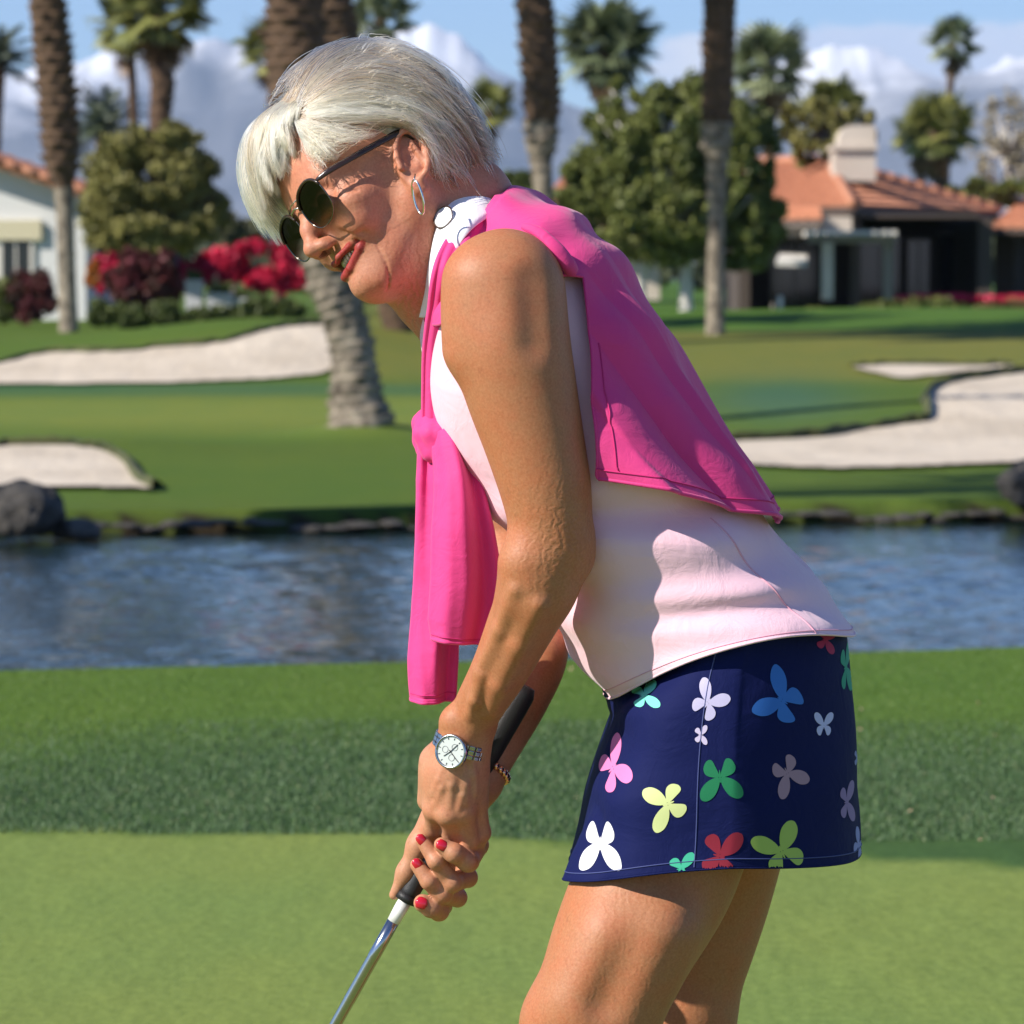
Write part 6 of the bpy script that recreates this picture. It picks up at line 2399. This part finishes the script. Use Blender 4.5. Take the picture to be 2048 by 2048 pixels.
# chimney
ch = bx('chimney', 1668, 1752, 296, 362, 97.2, 1.3, cream, hr)
bx('chimney_band', 1664, 1756, 290, 300, 97.1, 1.5, cream, ch)
prof_ = [(1676, 290), (1679, 272), (1686, 258), (1698, 251), (1720, 250), (1746, 250), (1752, 258), (1752, 290)]
slab('chimney_cap', [P(u, v_, 97.3) for u, v_ in prof_], (0, 1.1, 0), cream, ch)
a_ = P(1752, 272, 97.6)
m = MB(); m.box((a_[0] + .01, 97.85, a_[2]), (.05, .7, .26)); m.build('flue_opening', M('opening black', (.01, .01, .01, 1), .9), ch)  # solid block; its black stands in for the dark inside the opening

# --- third house, right edge
h3 = empty('tiled_house', (float(P(2060, 640, 104)[0]), 106.0, float(zt(13, 104))))
tag(h3, 'second terracotta-roofed house cut off by the right edge of the view', 'house')
a0, a1 = P(1972, 458, 102), P(2400, 462, 100); a2, a3 = P(2380, 372, 108), P(2060, 392, 108)
r3 = slab('roof', [a0, a1, P(2400, 450, 116), P(1990, 450, 116)], (0, 0, -.12), brownw, h3)
tiled_face(a0, a1, a2, a3, r3)
mobj('roof_side', [a0, a3, P(1990, 450, 116)], [(0, 1, 2)], tile, r3, False)
bx('wall', 1990, 2380, 462, 650, 105, .3, brownw, h3)
bx('column', 2030, 2048, 462, 640, 102.4, .3, brownw, h3)

# --- far roof seen through the dark tree
hf_ = empty('tiled_house', (float(P(1130, 560, 120)[0]), 120.0, .5))
tag(hf_, 'distant terracotta roof showing behind her shoulder and the dark tree', 'house')
b0, b1, b2, b3 = P(1085, 405, 118), P(1330, 420, 116), P(1280, 350, 122), P(1130, 350, 122)
rr4 = slab('roof', [b0, b1, P(1330, 415, 128), P(1090, 400, 128)], (0, 0, -.12), brownw, hf_)
tiled_face(b0, b1, b2, b3, rr4)
bx('wall', 1100, 1320, 416, 600, 119, 6, cream, hf_)

# --- small things on the lawns
def post(label, u, v0, v1, r_, Y, mat, name='post', cap=True):
    p0 = P(u, v1, Y); p1 = P(u, v0, Y); g = float(zt(p0[0], Y))
    root = empty(name, (float(p0[0]), Y, g)); tag(root, label, 'post')
    k = r_ * SPX * Y
    tube('shaft', [(p0[0], Y, g - .02), (p0[0], Y, p1[2] - k)], k, mat, root, 12)
    m = MB(); m.tube([(p0[0], Y, p1[2] - k), (p0[0], Y, p1[2])], [k * 1.25, k * .7], 12); m.build('cap', mat, root, True)


blue = M('light blue paint', (.10, .32, .60, 1), .5)
post('short light blue marker post on the lawn before the hedge', 1764, 634, 668, 6, 75, blue, 'marker_post')
post('white post under the dark shade tree, near the porch', 1560, 592, 648, 5, 82, white_p, 'white_post')
post('thin dark-white post just left of the porch post', 1546, 606, 648, 3, 81, timber, 'thin_post')
# closed blue parasol over the dark bush
pr = empty('closed_parasol', tuple(P(347, 600, 84))); tag(pr, 'closed blue parasol standing behind the dark rounded bush', 'parasol')
kx = SPX * 84
tube('pole', [P(347, 620, 84), P(347, 462, 84)], .02, timber, pr, 8)
tube('canopy', [P(347, 540, 84), P(347, 500, 84), P(347, 478, 84), P(347, 464, 84)], [7 * kx, 13 * kx, 13 * kx, 3 * kx], M('blue canvas', (.05, .09, .22, 1), .8), pr, 10)
plm = M('pale stone', (.50, .50, .52, 1), .8)
for i, (u, v0, v1, w, lb) in enumerate(((388, 566, 618, 20, 'tall pale blue-grey planter beside the red hedge'), (440, 592, 622, 30, 'long low pale planter in front of the red hedge'), (486, 602, 628, 22, 'small bluish planter at the foot of the red hedge'))):
    Y = 83
    p0, p1 = P(u, v1, Y), P(u, v0, Y)
    root = empty('planter', tuple(p0)); tag(root, lb, 'planter', 'planters before the red hedge')
    m = MB(); k = SPX * Y
    m.box((p0[0], Y, (p0[2] + p1[2]) / 2 - .1), (w * 1.5 * k, w * 1.5 * k, p1[2] - p0[2] + .2), taper=1.15); m.box((p0[0], Y, p1[2] + .02), (w * 1.85 * k, w * 1.85 * k, .07))
    m.build('pot', plm, root)
    V, F_, T = leaf_cloud([((p1[0], Y, p1[2] + .12), (w * .8 * k, w * .8 * k, .16))], 300, .05, 80 + i, .4, 12)
    mobj('plant', V, F_, LV_SH, root, False, attrs={'tint': T})
